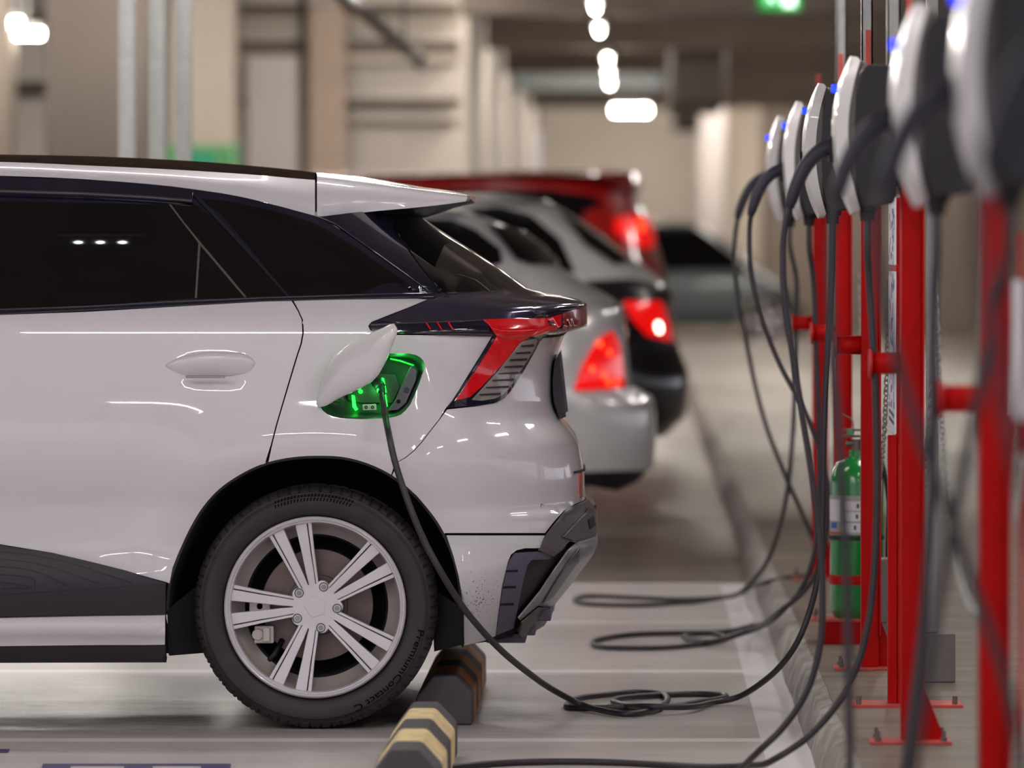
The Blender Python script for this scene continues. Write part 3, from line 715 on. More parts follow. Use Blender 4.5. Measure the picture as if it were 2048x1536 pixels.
mb.add(*(lambda L: ([(x_, y_, z_) for (x_, z_) in L for y_ in (y0_, 2*CAR.Yc-y0_)], [(0, 2, 4, 6, 8, 10)[::-1], (1, 3, 5, 7, 9, 11)]+[(2*i, 2*i+1, (2*i+3) % 12, (2*i+2) % 12) for i in range(6)]))([(xc(1117, y0_), zc(712, y0_)), (xc(1130, y0_), zc(832, y0_)), (xc(1121, y0_), zc(836, y0_)), (xc(1111, y0_), zc(806, y0_)), (xc(1107, y0_), zc(762, y0_)), (xc(1112, y0_), zc(722, y0_))]))
mb.build('plate_surround', plast, car, bevel=.003)
# tail light
hous = [(738, 651), (744, 645), (800, 624), (850, 605), (874, 597), (919, 589), (1000, 584), (1062, 582), (1110, 590), (1150, 600), (1185, 608), (1185, 648), (1152, 657), (1128, 661), (1088, 670), (1076, 681), (1062, 708), (1042, 744), (1017, 783), (1006, 796), (988, 805), (950, 811), (895, 815), (908, 797), (936, 751), (962, 709), (986, 671), (978, 669), (900, 668), (796, 667), (760, 664), (744, 662)]
patch(CAR, 'tail_light', hous, gloss_black, car, off=.007, rim=.02, step=.02, mirror=True)
TL = [o_ for o_ in car.children if o_.name.startswith('tail_light')][0]
def tl(name, L, mat, off, **k):
    o = patch(CAR, name, L, mat, TL, off=off, mirror=True, step=k.pop('step', .02), rim=k.pop('rim', .003), **k); return o
tl('top_sheen', [(762, 642), (800, 627), (850, 608), (874, 600), (919, 592), (1000, 587), (1062, 585), (1110, 592), (1150, 602), (1180, 610), (1180, 615), (1119, 619), (1060, 634), (1000, 640), (900, 645), (800, 647)], M('ceiling_reflection_patch', (96, 90, 118), rough=.13, metal=.8, coat=.5, var=.1), .0085)  # added metallic patch imitating the ceiling's reflection on the black housing
tl('red_lens', [(964, 643), (1020, 641), (1075, 640), (1100, 634), (1117, 629), (1117, 653), (1095, 658), (1076, 664), (1062, 668), (1048, 676), (1033, 685), (1012, 712), (985, 745), (958, 775), (936, 795), (914, 800), (908, 802), (920, 785), (945, 745), (975, 698), (992, 668), (984, 660)], red_lens, .010)
tl('red_lens', [(1122, 627), (1140, 620), (1160, 618), (1185, 616), (1185, 646), (1150, 652), (1122, 656)], M('rear_bar_lens', (150, 34, 36), rough=.2, coat=1, var=.5, scale=60), .010)
tl('reflector_lens', [(1034, 687), (1046, 680), (1066, 677), (1069, 681), (1058, 704), (1036, 740), (1012, 778), (1000, 790), (984, 798), (960, 802), (940, 800), (960, 778), (988, 746)], clear_lens, .010)
mb_n = 0
for i in range(8):
    t = i/7; ya = 689+t*100
    xa = np.interp(ya, [687, 746, 800], [1038, 992, 944]); xb = np.interp(ya, [681, 704, 740, 778, 800], [1064, 1054, 1034, 1008, 980])
    tl('lens_rib', [(xa, ya), (xb, ya-3), (xb, ya+1.5), (xa, ya+2.5)], M('lens_rib_dark', (36, 30, 34), rough=.3), .0135, rim=.002)
tl('bright_edge', [(742, 650), (800, 648), (900, 646), (1000, 641), (1060, 637), (1100, 628), (1119, 622), (1119, 626), (1100, 632), (1060, 640), (1000, 643.5), (900, 648), (800, 650.5), (742, 653)], chrome, .0095, rim=.001)
for x in (850, 872, 894): tl('light_mark', [(x, 648), (x+3, 648), (x+12, 660), (x+9, 660)], red_lens, .009, rim=.001)
# greenhouse
dlo = [(-500, 358), (-250, 350), (0, 352), (171, 359), (342, 373), (444, 387), (513, 401), (560, 413), (600, 424), (636, 434)]
vis = [(-250, 384), (0, 388), (171, 393), (300, 399), (385, 408)]
patch(CAR, 'window_surround', dlo+[(670, 453), (697, 471), (765, 519), (833, 567), (870, 596), (580, 599), (342, 613), (0, 629), (-500, 651)], gloss_black, car, off=.001, rim=.01, step=.035)
patch(CAR, 'door_glass', [(-480, 404), (-250, 400), (0, 404), (171, 408), (340, 411), (368, 450), (399, 487), (391, 598), (171, 612), (0, 620), (-480, 640)], glass_dark, car, off=.004, rim=.003, step=.035)
patch(CAR, 'door_glass', [(345, 411), (380, 409), (386, 408), (430, 440), (486, 502), (544, 566), (572, 597), (397, 598), (401, 488), (372, 450)], glass_dark, car, off=.005, rim=.003, step=.035)
patch(CAR, 'quarter_glass', [(392, 398), (444, 402), (513, 415), (570, 430), (630, 448), (690, 482), (760, 530), (826, 577), (850, 585), (578, 594), (500, 495), (440, 425)], glass_dark, car, off=.003, rim=.003, step=.035)
ws = lambda L, w: L+[(a, b+w) for a, b in L[::-1]]
patch(CAR, 'window_visor', ws([(-480, 362), (-250, 358), (0, 361), (171, 367), (300, 376), (378, 385)], 22)[:6]+[(386, 392), (385, 408), (300, 401), (171, 394), (0, 389), (-250, 385), (-480, 388)], gloss_black, car, off=.016, rim=.014, step=.03)
patch(CAR, 'visor_edge', [(-480, 383), (0, 387), (171, 392), (300, 399), (384, 406), (384, 409), (300, 402), (171, 395), (0, 390), (-480, 386)], chrome, car, off=.0175, rim=.002)
patch(CAR, 'belt_moulding', [(-500, 645), (0, 622), (171, 616), (342, 606.5), (513, 599), (700, 593.5), (866, 588), (870, 591), (868, 597), (700, 599), (513, 604), (342, 613.5), (0, 629.5), (-500, 651.5)], gloss_black, car, off=.007, rim=.006)
patch(CAR, 'belt_moulding_edge', [(-500, 644), (0, 621), (171, 615), (342, 605.5), (513, 598), (700, 592), (862, 586), (862, 588), (700, 594), (513, 600), (342, 607.5), (171, 617), (0, 623), (-500, 646)], chrome, car, off=.0085, rim=.001)
patch(CAR, 'pillar_trim', [(386, 392), (392, 390), (436, 434), (494, 497), (552, 562), (582, 598), (578, 599), (546, 564), (488, 500), (430, 438)], M('pillar_trim_edge', (60, 58, 76), rough=.15, metal=.6), car, off=.006, rim=.002)
patch(CAR, 'glass_divider', [(338, 411), (342, 411), (371, 450), (402, 488), (460, 556), (493, 596), (489, 597), (455, 557), (401, 493), (394, 598), (390, 598), (397, 488), (367, 450)], M('divider_edge', (96, 84, 86), rough=.35), car, off=.0068, rim=.002)
# gloss pillar behind the quarter glass, rear glass
patch(CAR, 'rear_pillar', [(638, 435), (652, 434), (700, 428), (765, 421), (812, 417), (800, 440), (787, 451), (785, 458), (796, 476), (820, 510), (842, 540), (866, 568), (889, 591), (872, 596), (835, 566), (767, 517), (699, 468), (672, 449)], gloss_black, car, off=.004, rim=.01, step=.03, mirror=True)
patch(CAR, 'rear_glass', [(800, 442), (812, 420), (870, 400), (900, 470), (960, 510), (1040, 565), (1075, 585), (1062, 584), (960, 587), (890, 590), (867, 567), (843, 538), (822, 508), (798, 475), (788, 458), (789, 452)], glass_dark, car, off=.006, rim=.01, step=.03, mirror=True)
patch(CAR, 'glass_wiper_edge', [(890, 587), (910, 586), (912, 592), (895, 593)], rub, car, off=.010, rim=.004)
# inner dark shell behind every panel so the shut lines read dark
t_of = lambda px, py: CAR.tz(px, py)
port_raw = [t_of(*p) for p in quarter_port]
archr = [t_of(*p) for p in arch]
shell_o = [(-2.6, 1.56), (CAR.A-.001, 1.38), (CAR.A-.001, .235), (archr[-1][0], .225)]+[(a-0, b) for a, b in archr[::-1][1:-1]]+[(archr[0][0], .21), (-2.28, .21)]+[((-3.45+.46*math.cos(a))+.69, .345+.46*math.sin(a)) for a in np.linspace(0, PI, 16)]+[(-3.9+.69, .24), (-4.6, .24), (-4.6, .95), (-2.75, 1.1)]
def patch_shell():
    o = patch(CAR, 'inner_shell', shell_o, void, car, off=-.014, rim=0, step=.06, raw=True, mirror=True, holes=[])
    return o
# holes are given in px for patch(); cut the port hole out of the shell by splitting it through a raw hole
_old = patch
def patch_raw_hole(B, name, outline, holes, mat, parent, off, step, mirror):
    import types
    poly = dense(outline, .03); hp = [dense(h, .02) for h in holes]
    V = list(poly); E = [(i, (i+1) % len(poly)) for i in range(len(poly))]
    for h in hp:
        n0 = len(V); V += h; E += [(n0+i, n0+(i+1) % len(h)) for i in range(len(h))]
    a = np.array(V); t0, z0 = a.min(0); t1, z1 = a.max(0)
    for i in range(int((t1-t0)/step)+2):
        for k in range(int((z1-z0)/step)+2):
            p = (t0+i*step, z0+(k+.5)*step)
            if inside(p, poly) and not any(inside(p, h) for h in hp) and np.min((a[:, 0]-p[0])**2+(a[:, 1]-p[1])**2) > (step*.4)**2: V.append(p)
    r = delaunay_2d_cdt([Vector(p) for p in V], E, [], 0, 1e-7); v2 = r[0]; fs = []
    for t in r[2]:
        c = ((v2[t[0]].x+v2[t[1]].x+v2[t[2]].x)/3, (v2[t[0]].y+v2[t[1]].y+v2[t[2]].y)/3)
        if inside(c, poly) and not any(inside(c, h) for h in hp): fs.append(tuple(t))
    vs = [B.pt(q.x, q.y)+B.nrm(q.x, q.y)*off for q in v2]
    if mirror:
        n0 = len(vs); vs += [Vector((p.x, 2*B.Yc-p.y, p.z)) for p in vs]; fs += [tuple(i+n0 for i in t[::-1]) for t in fs]
    return mesh(name, vs, fs, mat, parent, smooth=True)
patch_raw_hole(CAR, 'inner_shell', shell_o, [port_raw], void, car, -.014, .06, True)
# far side skin
fs_o = [(-2.2, 1.24), (CAR.A*.3, 1.2), (CAR.A*.3, .25), (archr[-1][0]+.02, .25)]+[(a, b) for a, b in archr[::-1][1:-1]]+[(archr[0][0], .25), (-2.2, .25)]
o = patch_raw_hole(CAR, 'far_side_panel', fs_o, [], white_paint, car, -.004, .07, False)
for v_ in o.data.vertices: v_.co.y = 2*(CAR.Yc-Y0)-v_.co.y
o.data.flip_normals()
# hood and windscreen, out of frame
rowF = lambda D, L: [Vector((x, Y0+D, z)) for x, z in L]
strip_loft(CAR, 'bonnet', [rowF(.10, [(-4.1, .93), (-3.6, 1.03), (-3.0, 1.10)]), rowF(.45, [(-4.3, .95), (-3.7, 1.06), (-3.0, 1.13)]), rowF(.93, [(-4.4, .96), (-3.7, 1.07), (-2.98, 1.14)])], white_paint, car, 20)
strip_loft(CAR, 'windscreen', [rowF(.14, [(-3.05, 1.12), (-2.55, 1.38), (-2.1, 1.56)]), rowF(.5, [(-3.08, 1.13), (-2.6, 1.40), (-2.12, 1.605)]), rowF(.93, [(-3.1, 1.14), (-2.62, 1.41), (-2.13, 1.62)])], glass_dark, car, 16)
# roof: white rail and black centre
railL = [UP(CAR, x_, y_-.5, .338) for x_, y_ in [(-420, 352), (-250, 349), (0, 352), (171, 359), (342, 373), (444, 387), (513, 401), (560, 413), (600, 424), (630, 431)]]
railL = [Vector((-2.15, Y0+.33, 1.555))]+railL
railU = [UP(CAR, x_, y_, .41) for x_, y_ in [(-420, 329), (-250, 325), (0, 324), (171, 331), (342, 339), (513, 350), (580, 356), (630, 360)]]
railU = [Vector((-2.15, Y0+.4, 1.59))]+railU
mid = []
for k in range(len(railU)): pass
railM = [Vector((a.x, Y0+.352, a.z)) for a in [UP(CAR, x_, y_, .352) for x_, y_ in [(-420, 341), (-250, 337), (0, 337), (171, 344), (342, 355), (444, 366), (513, 374), (580, 388), (630, 394)]]]
railM = [Vector((-2.15, Y0+.345, 1.573))]+railM
strip_loft(CAR, 'roof_rail', [railL, railM, railU], white_paint, car, 70)
ctr = [UP(CAR, x_, y_, .93) for x_, y_ in [(-420, 312), (-250, 308), (0, 309), (200, 313), (400, 323), (520, 333), (600, 341), (630, 345)]]
ctr = [Vector((-2.13, Y0+.93, 1.63))]+ctr
q1 = [Vector((a.x, Y0+.62, a.z)) for a in [UP(CAR, x_, y_, .62) for x_, y_ in [(-420, 318), (-250, 314), (0, 313), (200, 317), (400, 328), (520, 338), (600, 346), (630, 350)]]]
q1 = [Vector((-2.14, Y0+.62, 1.615))]+q1
strip_loft(CAR, 'roof_panel', [[p+Vector((0, .002, -.002)) for p in railU], q1, ctr], M('roof_black', (44, 34, 30), rough=.7, coat=0, var=.2, spec=0), car, 60)
# spoiler
s_low = [UP(CAR, *a) for a in [(634, 431, .345), (652, 433, .35), (697, 428, .36), (765, 421, .375), (833, 415, .39), (895, 408, .41), (932, 402.5, .42)]]
s_up = [UP(CAR, *a) for a in [(634, 359, .41), (700, 366, .415), (765, 374, .42), (833, 383, .43), (895, 389, .445), (934, 392.8, .45)]]
s_mid = [UP(CAR, *a) for a in [(634, 394, .352), (700, 394, .362), (765, 397, .378), (833, 399, .395), (895, 399, .415), (934, 397.5, .425)]]
s_c = [UP(CAR, *a) for a in [(634, 345, .93), (690, 349, .93), (765, 360, .93), (844, 374, .93), (902, 382, .93), (943, 391.5, .93)]]
s_q = [UP(CAR, *a) for a in [(634, 351, .62), (700, 357, .62), (765, 366, .62), (833, 377, .62), (900, 385, .64), (941, 392, .66)]]
strip_loft(CAR, 'spoiler', [s_low, s_mid, s_up, s_q, s_c], white_paint, car, 40, sub=4)
ce_ = [s_low[-1], s_mid[-1], s_up[-1], s_q[-1], s_c[-1]]; cb_ = [UP(CAR, 938, 402, .66), UP(CAR, 942, 398, .93)]
cv_ = ce_+cb_; cv_ += [Vector((p.x, 2*CAR.Yc-p.y, p.z)) for p in cv_]
mesh('spoiler_edge', cv_, [(0, 1, 2), (0, 2, 3, 5), (5, 3, 4, 6), (9, 8, 7), (12, 10, 9, 7), (13, 11, 10, 12)], white_paint, car)
strip_loft(CAR, 'spoiler_insert', [[UP(CAR, *a) for a in [(700, 364, .50), (765, 373, .50), (826, 383, .52), (842, 385, .54)]], [UP(CAR, *a) for a in [(712, 355, .62), (770, 364.5, .62), (830, 375.5, .64), (843, 378.5, .66)]]], gloss_black, car, 20)
u_c = [UP(CAR, *a) for a in [(780, 440, .93), (826, 434, .93), (870, 424, .93), (905, 411, .93), (941, 398.5, .93)]]
u_l = [UP(CAR, *a) for a in [(765, 422, .38), (800, 419, .39), (833, 416, .405), (890, 409.5, .42), (931, 403, .43)]]
u_m = [UP(CAR, *a) for a in [(775, 441, .60), (810, 436, .60), (846, 431, .62), (896, 414, .62), (937, 402.5, .66)]]
strip_loft(CAR, 'spoiler_underside', [u_l, u_m, u_c], plast, car, 30)
# cladding, sill
cl_all = [(-1150, 1073), (-400, 1073)]+clad_top[1:]+[(332, 1226), (0, 1232), (-1150, 1240)]
def clad_off(t, z, p): return .012
patch(CAR, 'door_cladding', clad_top+[(332, 1167), (332, 1226), (0, 1232), (-400, 1236)], plast, car, off=.012, rim=.02, step=.04)
patch(CAR, 'cladding_step', [(-400, 1190), (0, 1188), (174, 1178), (279, 1170), (331, 1168), (331, 1225), (0, 1231), (-400, 1235)], M('cladding_lower', (38, 32, 42), rough=.5), car, off=.017, rim=.006, step=.04)
for k in range(6):
    xs = [(-200+k*10, 1100+k*15), (0, 1103+k*15), (100-k*10, 1117+k*14), (268-k*66, 1164+k*3)]
    xs = [(a, b) for a, b in xs]
    c_ = curve_px(xs, 6)
    if k < 5: patch(CAR, 'cladding_rib', c_+[(a, b+1.6) for a, b in c_[::-1]], M('cladding_rib_dark', (24, 20, 28), rough=.5), car, off=.0135, rim=.002, step=.05)
patch(CAR, 'sill', [(-1150, 1243), (0, 1235), (331, 1228), (331, 1286), (0, 1290), (-1150, 1296)], white_paint, car, off=.010, rim=.02, step=.03, disp=lambda p: .008*math.exp(-((p.z-zc(1262))/.018)**2))
patch(CAR, 'sill_guard', [(-1150, 1298), (0, 1291), (332, 1287), (333, 1323), (0, 1324), (-1150, 1326)], M('cladding_lower', (38, 32, 42), rough=.5), car, off=.006, rim=.03, step=.03)
# wheelhouse liners
def liner(cx, L, parent):
    n = len(L); vs = []; fs = []
    for k, y in enumerate((Y0+.025, Y0+.16, Y0+.40)):
        for (x, z) in L: s_ = 1-.03*k; vs.append((cx+(x-cx)*s_, y, WZ+(z-WZ)*s_))
    for k in range(2):
        for i in range(n-1): fs.append((k*n+i, k*n+i+1, (k+1)*n+i+1, (k+1)*n+i))
    vs.append((cx, Y0+.40, WZ)); c_ = len(vs)-1
    for i in range(n-1): fs.append((2*n+i, 2*n+i+1, c_))
    mesh('wheelhouse', vs, fs, void, parent, smooth=True)
    mesh('wheelhouse', [(a, 2*CAR.Yc-b, c_2) for a, b, c_2 in vs], [t[::-1] for t in fs], void, parent, smooth=True)
# liner side skirts visible in front of and behind the tyre
liner(WX, [(xc(a), zc(b)) for a, b in [(336, 1312)]+_ac+[(926, 1298)]], car)
patch(CAR, 'arch_lip', _ac+[(a+(629-a)*.018, b+(1216-b)*.018) for a, b in _ac][::-1], rub, car, off=-.002, rim=.03, step=.03, mirror=True)
mesh('splash_guard', [(xc(333), Y0+.05, zc(1221)), (xc(420), Y0+.12, zc(1150)), (xc(410), Y0+.12, zc(1311)), (xc(336), Y0+.05, zc(1314)), (xc(333), Y0+.35, zc(1221)), (xc(410), Y0+.35, zc(1311)), (xc(336), Y0+.35, zc(1314))], [(0, 1, 2, 3), (3, 2, 5, 6)], void, car)
mesh('splash_guard', [(xc(927), Y0+.05, zc(1221)), (xc(927), Y0+.05, zc(1291)), (xc(866), Y0+.10, zc(1308)), (xc(860), Y0+.12, zc(1180)), (xc(927), Y0+.35, zc(1291)), (xc(866), Y0+.35, zc(1308))], [(0, 1, 2, 3), (1, 4, 5, 2)], void, car)
liner(-3.45, [(-3.45+.46*math.cos(a), .345+.46*math.sin(a)) for a in np.linspace(-.2, PI+.2, 24)], car)
# wheels
w1 = wheel(car, (WX, Y0+.025, WZ), .345)
lt = M('tyre_lettering', (5, 4, 6), rough=.7, spec=.08)
arc_text(w1, 'PremiumContact C', .2985, math.radians(-11.5), .0185, lt, 'sidewall_lettering', -.0062, math.radians(57))
mb = MB()
for i in range(24):
    a = math.radians(112-i*1.75); a2 = a-.02
    mb.add([(r*math.cos(q), -.0042+dy, r*math.sin(q)) for (r, q) in ((.302, a), (.322, a2), (.322, a2-.012), (.302, a-.012)) for dy in (0, .004)], [(0, 2, 4, 6)[::-1], (0, 1, 3, 2), (2, 3, 5, 4), (4, 5, 7, 6)])
mb.build('sidewall_pattern', lt, w1, local=True)
w2 = wheel(car, (-3.45, Y0+.025, WZ), .345, simple=True)
for x in (WX, -3.45):
    w_ = empty('wheel', Vector((x, 2*CAR.Yc-Y0-.025, WZ))-wloc(car)); w_.parent = car; w_.rotation_euler = (0, 0, PI)
    for ch in w2.children: c_ = ch.copy(); COL.objects.link(c_); c_.parent = w_
# door handle
def handle():
    t = np.linspace(0, 1, 40); vs = []; fs = []; M_ = 14
    top = table([(0, 731), (.12, 718), (.3, 708), (.55, 703), (.8, 705), (.95, 716), (1, 727)]); bot = table([(0, 733), (.1, 744), (.28, 752), (.6, 753), (.85, 749), (.95, 743), (1, 729)])
    for i, u in enumerate(t):
        x = xc(327+u*184); zt, zb = zc(top(u)), zc(bot(u)); zm = (zt+zb)/2; hh = max((zt-zb)/2, .0005)
        out = .036*(math.sin(PI*min(1, max(0, u)))**.45)
        for j in range(M_):
            a = PI*j/(M_-1)-PI/2   # from bottom to top
            z = zm+hh*math.sin(a); b = math.cos(a)**.7 if math.cos(a) > 0 else 0
            base = CAR.pt(*CAR.tz(327+u*184, (top(u)+bot(u))/2)).y
            vs.append((x, base+.004-out*b*(.75+.25*math.sin(a)), z))
    for i in range(len(t)-1):
        for j in range(M_-1): fs.append((i*M_+j, (i+1)*M_+j, (i+1)*M_+j+1, i*M_+j+1))
    o = mesh('door_handle', vs, fs, white_paint, car, smooth=True); return o
handle()
o = MB().box(xc(372), xc(450), Y0-.012, Y0-.002, zc(756), zc(751)).build('handle_grip_edge', skid, car, bevel=.002)
# charge port: bowl, lit strips, socket face and the open lid
port = [CAR.pt(*CAR.tz(*p)) for p in quarter_port]
cen = sum(port, Vector())/len(port)
port_d = M('port_plastic', (44, 50, 54), rough=.45, var=.1); 
vs = []; fs = []; n = len(port)
for k, (d, s_) in enumerate(((0.0, 1.0), (.004, .965), (.012, .93), (.05, .86), (.062, .80))):
    for p in port: vs.append(Vector((cen.x+(p.x-cen.x)*s_, p.y+d, cen.z+(p.z-cen.z)*s_)))
for k in range(4):
    for i in range(n): i2 = (i+1) % n; fs.append((k*n+i, (k+1)*n+i, (k+1)*n+i2, k*n+i2))
vs.append(cen+Vector((0, .066, 0))); c_ = len(vs)-1
for i in range(n): fs.append((4*n+i, c_, 4*n+(i+1) % n))
cp = mesh('charge_port', vs, fs, port_d, car, smooth=True)
yp = cen.y
def pp(px, py, y=0): Z = yp+y; return Vector((xc(px, Z), Z, zc(py, Z)))
def pbox(name, pts, y0, y1, mat, parent=cp, bevel=.0015):
    L = [(pp(a, b, y0).x, pp(a, b, y0).z) for a, b in pts]; return prism(name, L, yp+y0, yp+y1, mat, parent, bevel=bevel)
pbox('hinge_plate', [(822, 732), (834, 740), (832, 760), (812, 806), (796, 820), (776, 822), (790, 800), (808, 760)], .018, .045, M('port_grey', (92, 94, 104), rough=.45))
disc('plate_screw', pp(813, 780, .018), Vector((0, -1, 0)), .008, .002, port_d, cp)
disc('plate_screw', pp(797, 803, .018), Vector((0, -1, 0)), .006, .002, void, cp)
pbox('light_strip', [(763, 755), (768, 757), (773, 785), (767, 786)], .03, .04, green_e)
pbox('light_strip', [(766, 789), (772, 789), (775, 812), (771, 818), (767, 812)], .026, .04, green_e)
pbox('light_strip', [(703, 790), (709, 791), (712, 812), (716, 819), (711, 822), (705, 814)], .026, .04, green_e)
disc('light_dot', pp(721, 783, .03), Vector((0, -1, 0)), .006, .002, green_e, cp)
pbox('light_strip', [(780, 716), (800, 720), (829, 730), (826, 732), (800, 723), (780, 719)], .04, .05, M('green_light_soft', (40, 220, 60), rough=.5, emis=(10, 230, 30), es=1.0))
pbox('socket_label', [(725, 809), (752, 808), (753, 820), (726, 821)], .022, .03, M('label_white', (214, 214, 206), rough=.5))
for x in (732, 745): disc('label_mark', pp(x, 814.5, .0215), Vector((0, -1, 0)), .0048, .0006, void, cp); disc('label_mark', pp(x, 814.5, .0208), Vector((0, -1, 0)), .0018, .0004, M('label_white', (214, 214, 206)), cp)
pbox('socket_face', [(690, 760), (745, 745), (790, 750), (800, 775), (785, 806), (760, 806), (722, 806), (696, 800)], .045, .06, port_d)
# lid
L = [(792, 652), (795, 658), (794, 668), (786, 688), (775, 716), (768, 731), (761, 744), (750, 758), (737, 768), (721, 777), (700, 787), (678, 797), (652, 812), (636, 814), (632, 806), (634, 792), (639, 772), (646, 750), (654, 733), (663, 716), (676, 702), (690, 690), (705, 681), (732, 670), (750, 662), (768, 654), (780, 648), (788, 647)]
L = dense(L, 8, True)
vs = []; n = len(L); cx_, cy_ = 712, 735
def lidpt(a, b, k): 
    dep = .03+(a-632)/160*.115+.10*k
    Z = yp-dep; return Vector((xc(a, Z), Z, zc(b, Z)))
rings = (1.0, .985, .9, .7, .45, .2)
for r_ in rings:
    for a, b in L: aa, bb = cx_+(a-cx_)*r_, cy_+(b-cy_)*r_; vs.append(lidpt(aa, bb, .25*(1-r_**4)+(.0 if r_ < 1 else -.12)))
vs.append(lidpt(cx_, cy_, .25)); fs = []
for k in range(len(rings)-1):
    for i in range(n): i2 = (i+1) % n; fs.append((k*n+i, k*n+i2, (k+1)*n+i2, (k+1)*n+i))
for i in range(n): fs.append(((len(rings)-1)*n+i, (len(rings)-1)*n+(i+1) % n, len(vs)-1))
o = mesh('charge_port_lid', vs, fs, M('lid_white_paint', (226, 222, 226), rough=.4, coat=1, var=.01), car, smooth=True)
bm = bmesh.new(); bm.from_mesh(o.data); bmesh.ops.recalc_face_normals(bm, faces=bm.faces[:])
if sum(f_.normal.y*f_.calc_area() for f_ in bm.faces) > 0: bmesh.ops.reverse_faces(bm, faces=bm.faces[:])
bm.to_mesh(o.data); bm.free(); md = o.modifiers.new('thick', 'SOLIDIFY'); md.thickness = .006; md.offset = -1
MB().tube([pp(655, 800, -.03), pp(668, 800, .01), pp(680, 802, .03)], .006, 8).build('lid_hinge', port_d, car, smooth=True)
# connector body hidden behind the lid and green light
gl = bpy.data.lights.new('port_light', 'POINT'); gl.energy = .16; gl.color = (.05, 1, .12); gl.shadow_soft_size = .012
go = bpy.data.objects.new('port_light', gl); COL.objects.link(go); go.location = pp(800, 726, .022)-wloc(cp); go.parent = cp
gl2 = gl.copy(); gl2.energy = .1; go = bpy.data.objects.new('port_light', gl2); COL.objects.link(go); go.location = pp(752, 780, .012)-wloc(cp); go.parent = cp

g_ = CAR.tz(201, 487); gp = CAR.pt(*g_); gn = CAR.nrm(*g_); gd = (gp-Vector((0, 0, H))).normalized(); gr_ = gd-gn*2*gd.dot(gn)
gk = (3.2-gp.z)/gr_.z; gq = gp+gr_*gk
r = empty('downlight_cluster', tuple(gq), 'three small round downlights in one fitting above the white car', 'ceiling lamp')
MB().box(gq.x-.14, gq.x+.14, gq.y-.05, gq.y+.05, gq.z+.002, gq.z+.05).box(gq.x-.01, gq.x+.01, gq.y-.01, gq.y+.01, gq.z+.05, CE).build('housing', ceil_m, r)
for k in (-1, 0, 1): disc('downlight', gq+Vector((k*.070, 0, 0)), Vector((0, 0, -1)), .013, .001, M('downlight_lens', (240, 250, 255), emis=(235, 248, 255), es=24), r)

# ================================================================== parked cars behind (blurred)
def bg_body(Y, Wd, XRp, profz, cl=.5, n=2.8, xf=-4.6):
    Zc_ = Y+Wd; xr_ = [(zc(py, Zc_), xc(px, Zc_)) for py, px in XRp]
    lo = min(z for z, _ in xr_); hi = max(z for z, _ in xr_)
    x_ = dict(xr_)[hi]
    return Body(Y, Wd, profz, xr_, cl, n=n, xfront=[(.2, xf+.2), (.6, xf), (.9, xf+.1), (1.1, xf+1.1), (1.5, xf+2)], clf=.8)
def bg_arch(px, Y, r=.37, s=1):
    k = F/Y; cx, cy = px, CY+(H-.33)*k
    return [(cx+r*k*math.cos(a), cy-r*k*math.sin(a)) for a in np.linspace(PI+.15, -.15, 18)]
def roof(B, name, rail, top, mat, parent, D0=.30):
    a = [UP(B, x, y, D0) for x, y in rail]; c = [UP(B, x, y, B.W) for x, y in top]
    m = [UP(B, x*.6+x2*.4, y*.45+y2*.55, D0+.16) for (x, y), (x2, y2) in zip(rail, top)]
    return strip_loft(B, name, [a, m, c], mat, parent, 30)

tail_glow = M('lit_tail_lens', (230, 10, 16), rough=.25, coat=.8, var=.4, scale=30, emis=(255, 12, 4), es=.4)
tail_spot = M('lit_tail_bulb', (255, 90, 60), rough=.3, emis=(255, 70, 30), es=2.5)
# --- silver saloon
B = bg_body(26.4, .88, [(1000, 1240), (962, 1288), (930, 1306), (860, 1311), (800, 1306), (786, 1290), (770, 1264), (700, 1256), (640, 1250), (612, 1240), (596, 1215), (570, 1170), (540, 1128), (500, 1090), (470, 1050), (440, 990), (425, 950)],
     [(.2, .08), (.35, .03), (.6, .01), (.8, 0), (1.0, .04), (1.1, .1), (1.2, .16), (1.45, .30), (1.55, .4)], cl=.42)
s = empty('parked_saloon', (xc(900, 26.4), 26.4, 0), 'blurred silver saloon with lit red tail lamp just behind the white car', 'car')
A = bg_arch(960, 26.4)
patch(B, 'body_side', [(-900, 600), (800, 590), (1010, 545), (1128, 540), (1170, 570), (1215, 596), (1245, 612), (1262, 700), (1268, 768), (1140, 790), (1140, 936), (1090, 950)]+A[::-1]+[(-900, 1030)], silver_paint, s, step=.07, mirror=True)
patch(B, 'rear_bumper', [(1141, 792), (1268, 772), (1292, 786), (1320, 800), (1320, 900), (1300, 940), (1141, 944)], silver_paint, s, off=.004, step=.05, mirror=True)
patch(B, 'bumper_underside', [(1141, 946), (1302, 940), (1288, 966), (1240, 990), (1141, 970)], rub, s, off=-.02, step=.06, mirror=True)
patch(B, 'greenhouse', [(300, 448), (700, 418), (850, 418), (930, 422), (990, 440), (1050, 470), (1090, 500), (1128, 540), (1010, 548), (800, 592), (300, 596)], silver_paint, s, off=-.005, step=.06, mirror=True)
patch(B, 'side_window', [(820, 438), (905, 442), (950, 462), (1000, 500), (1004, 528), (910, 545), (820, 560)], glass_dark, s, off=.008, step=.06, rim=.004, mirror=True)
patch(B, 'rear_window', [(975, 450), (1060, 470), (1100, 500), (1140, 530), (1060, 530), (1030, 520), (1000, 480)], glass_dark, s, off=.012, step=.06, rim=.004, mirror=True)
patch(B, 'boot_lid', [(1030, 548), (1120, 542), (1175, 572), (1240, 606), (1246, 612), (1150, 602), (1060, 590)], M('boot_silver', (212, 210, 208), rough=.3, coat=1), s, off=.008, step=.04, rim=.003, mirror=True)
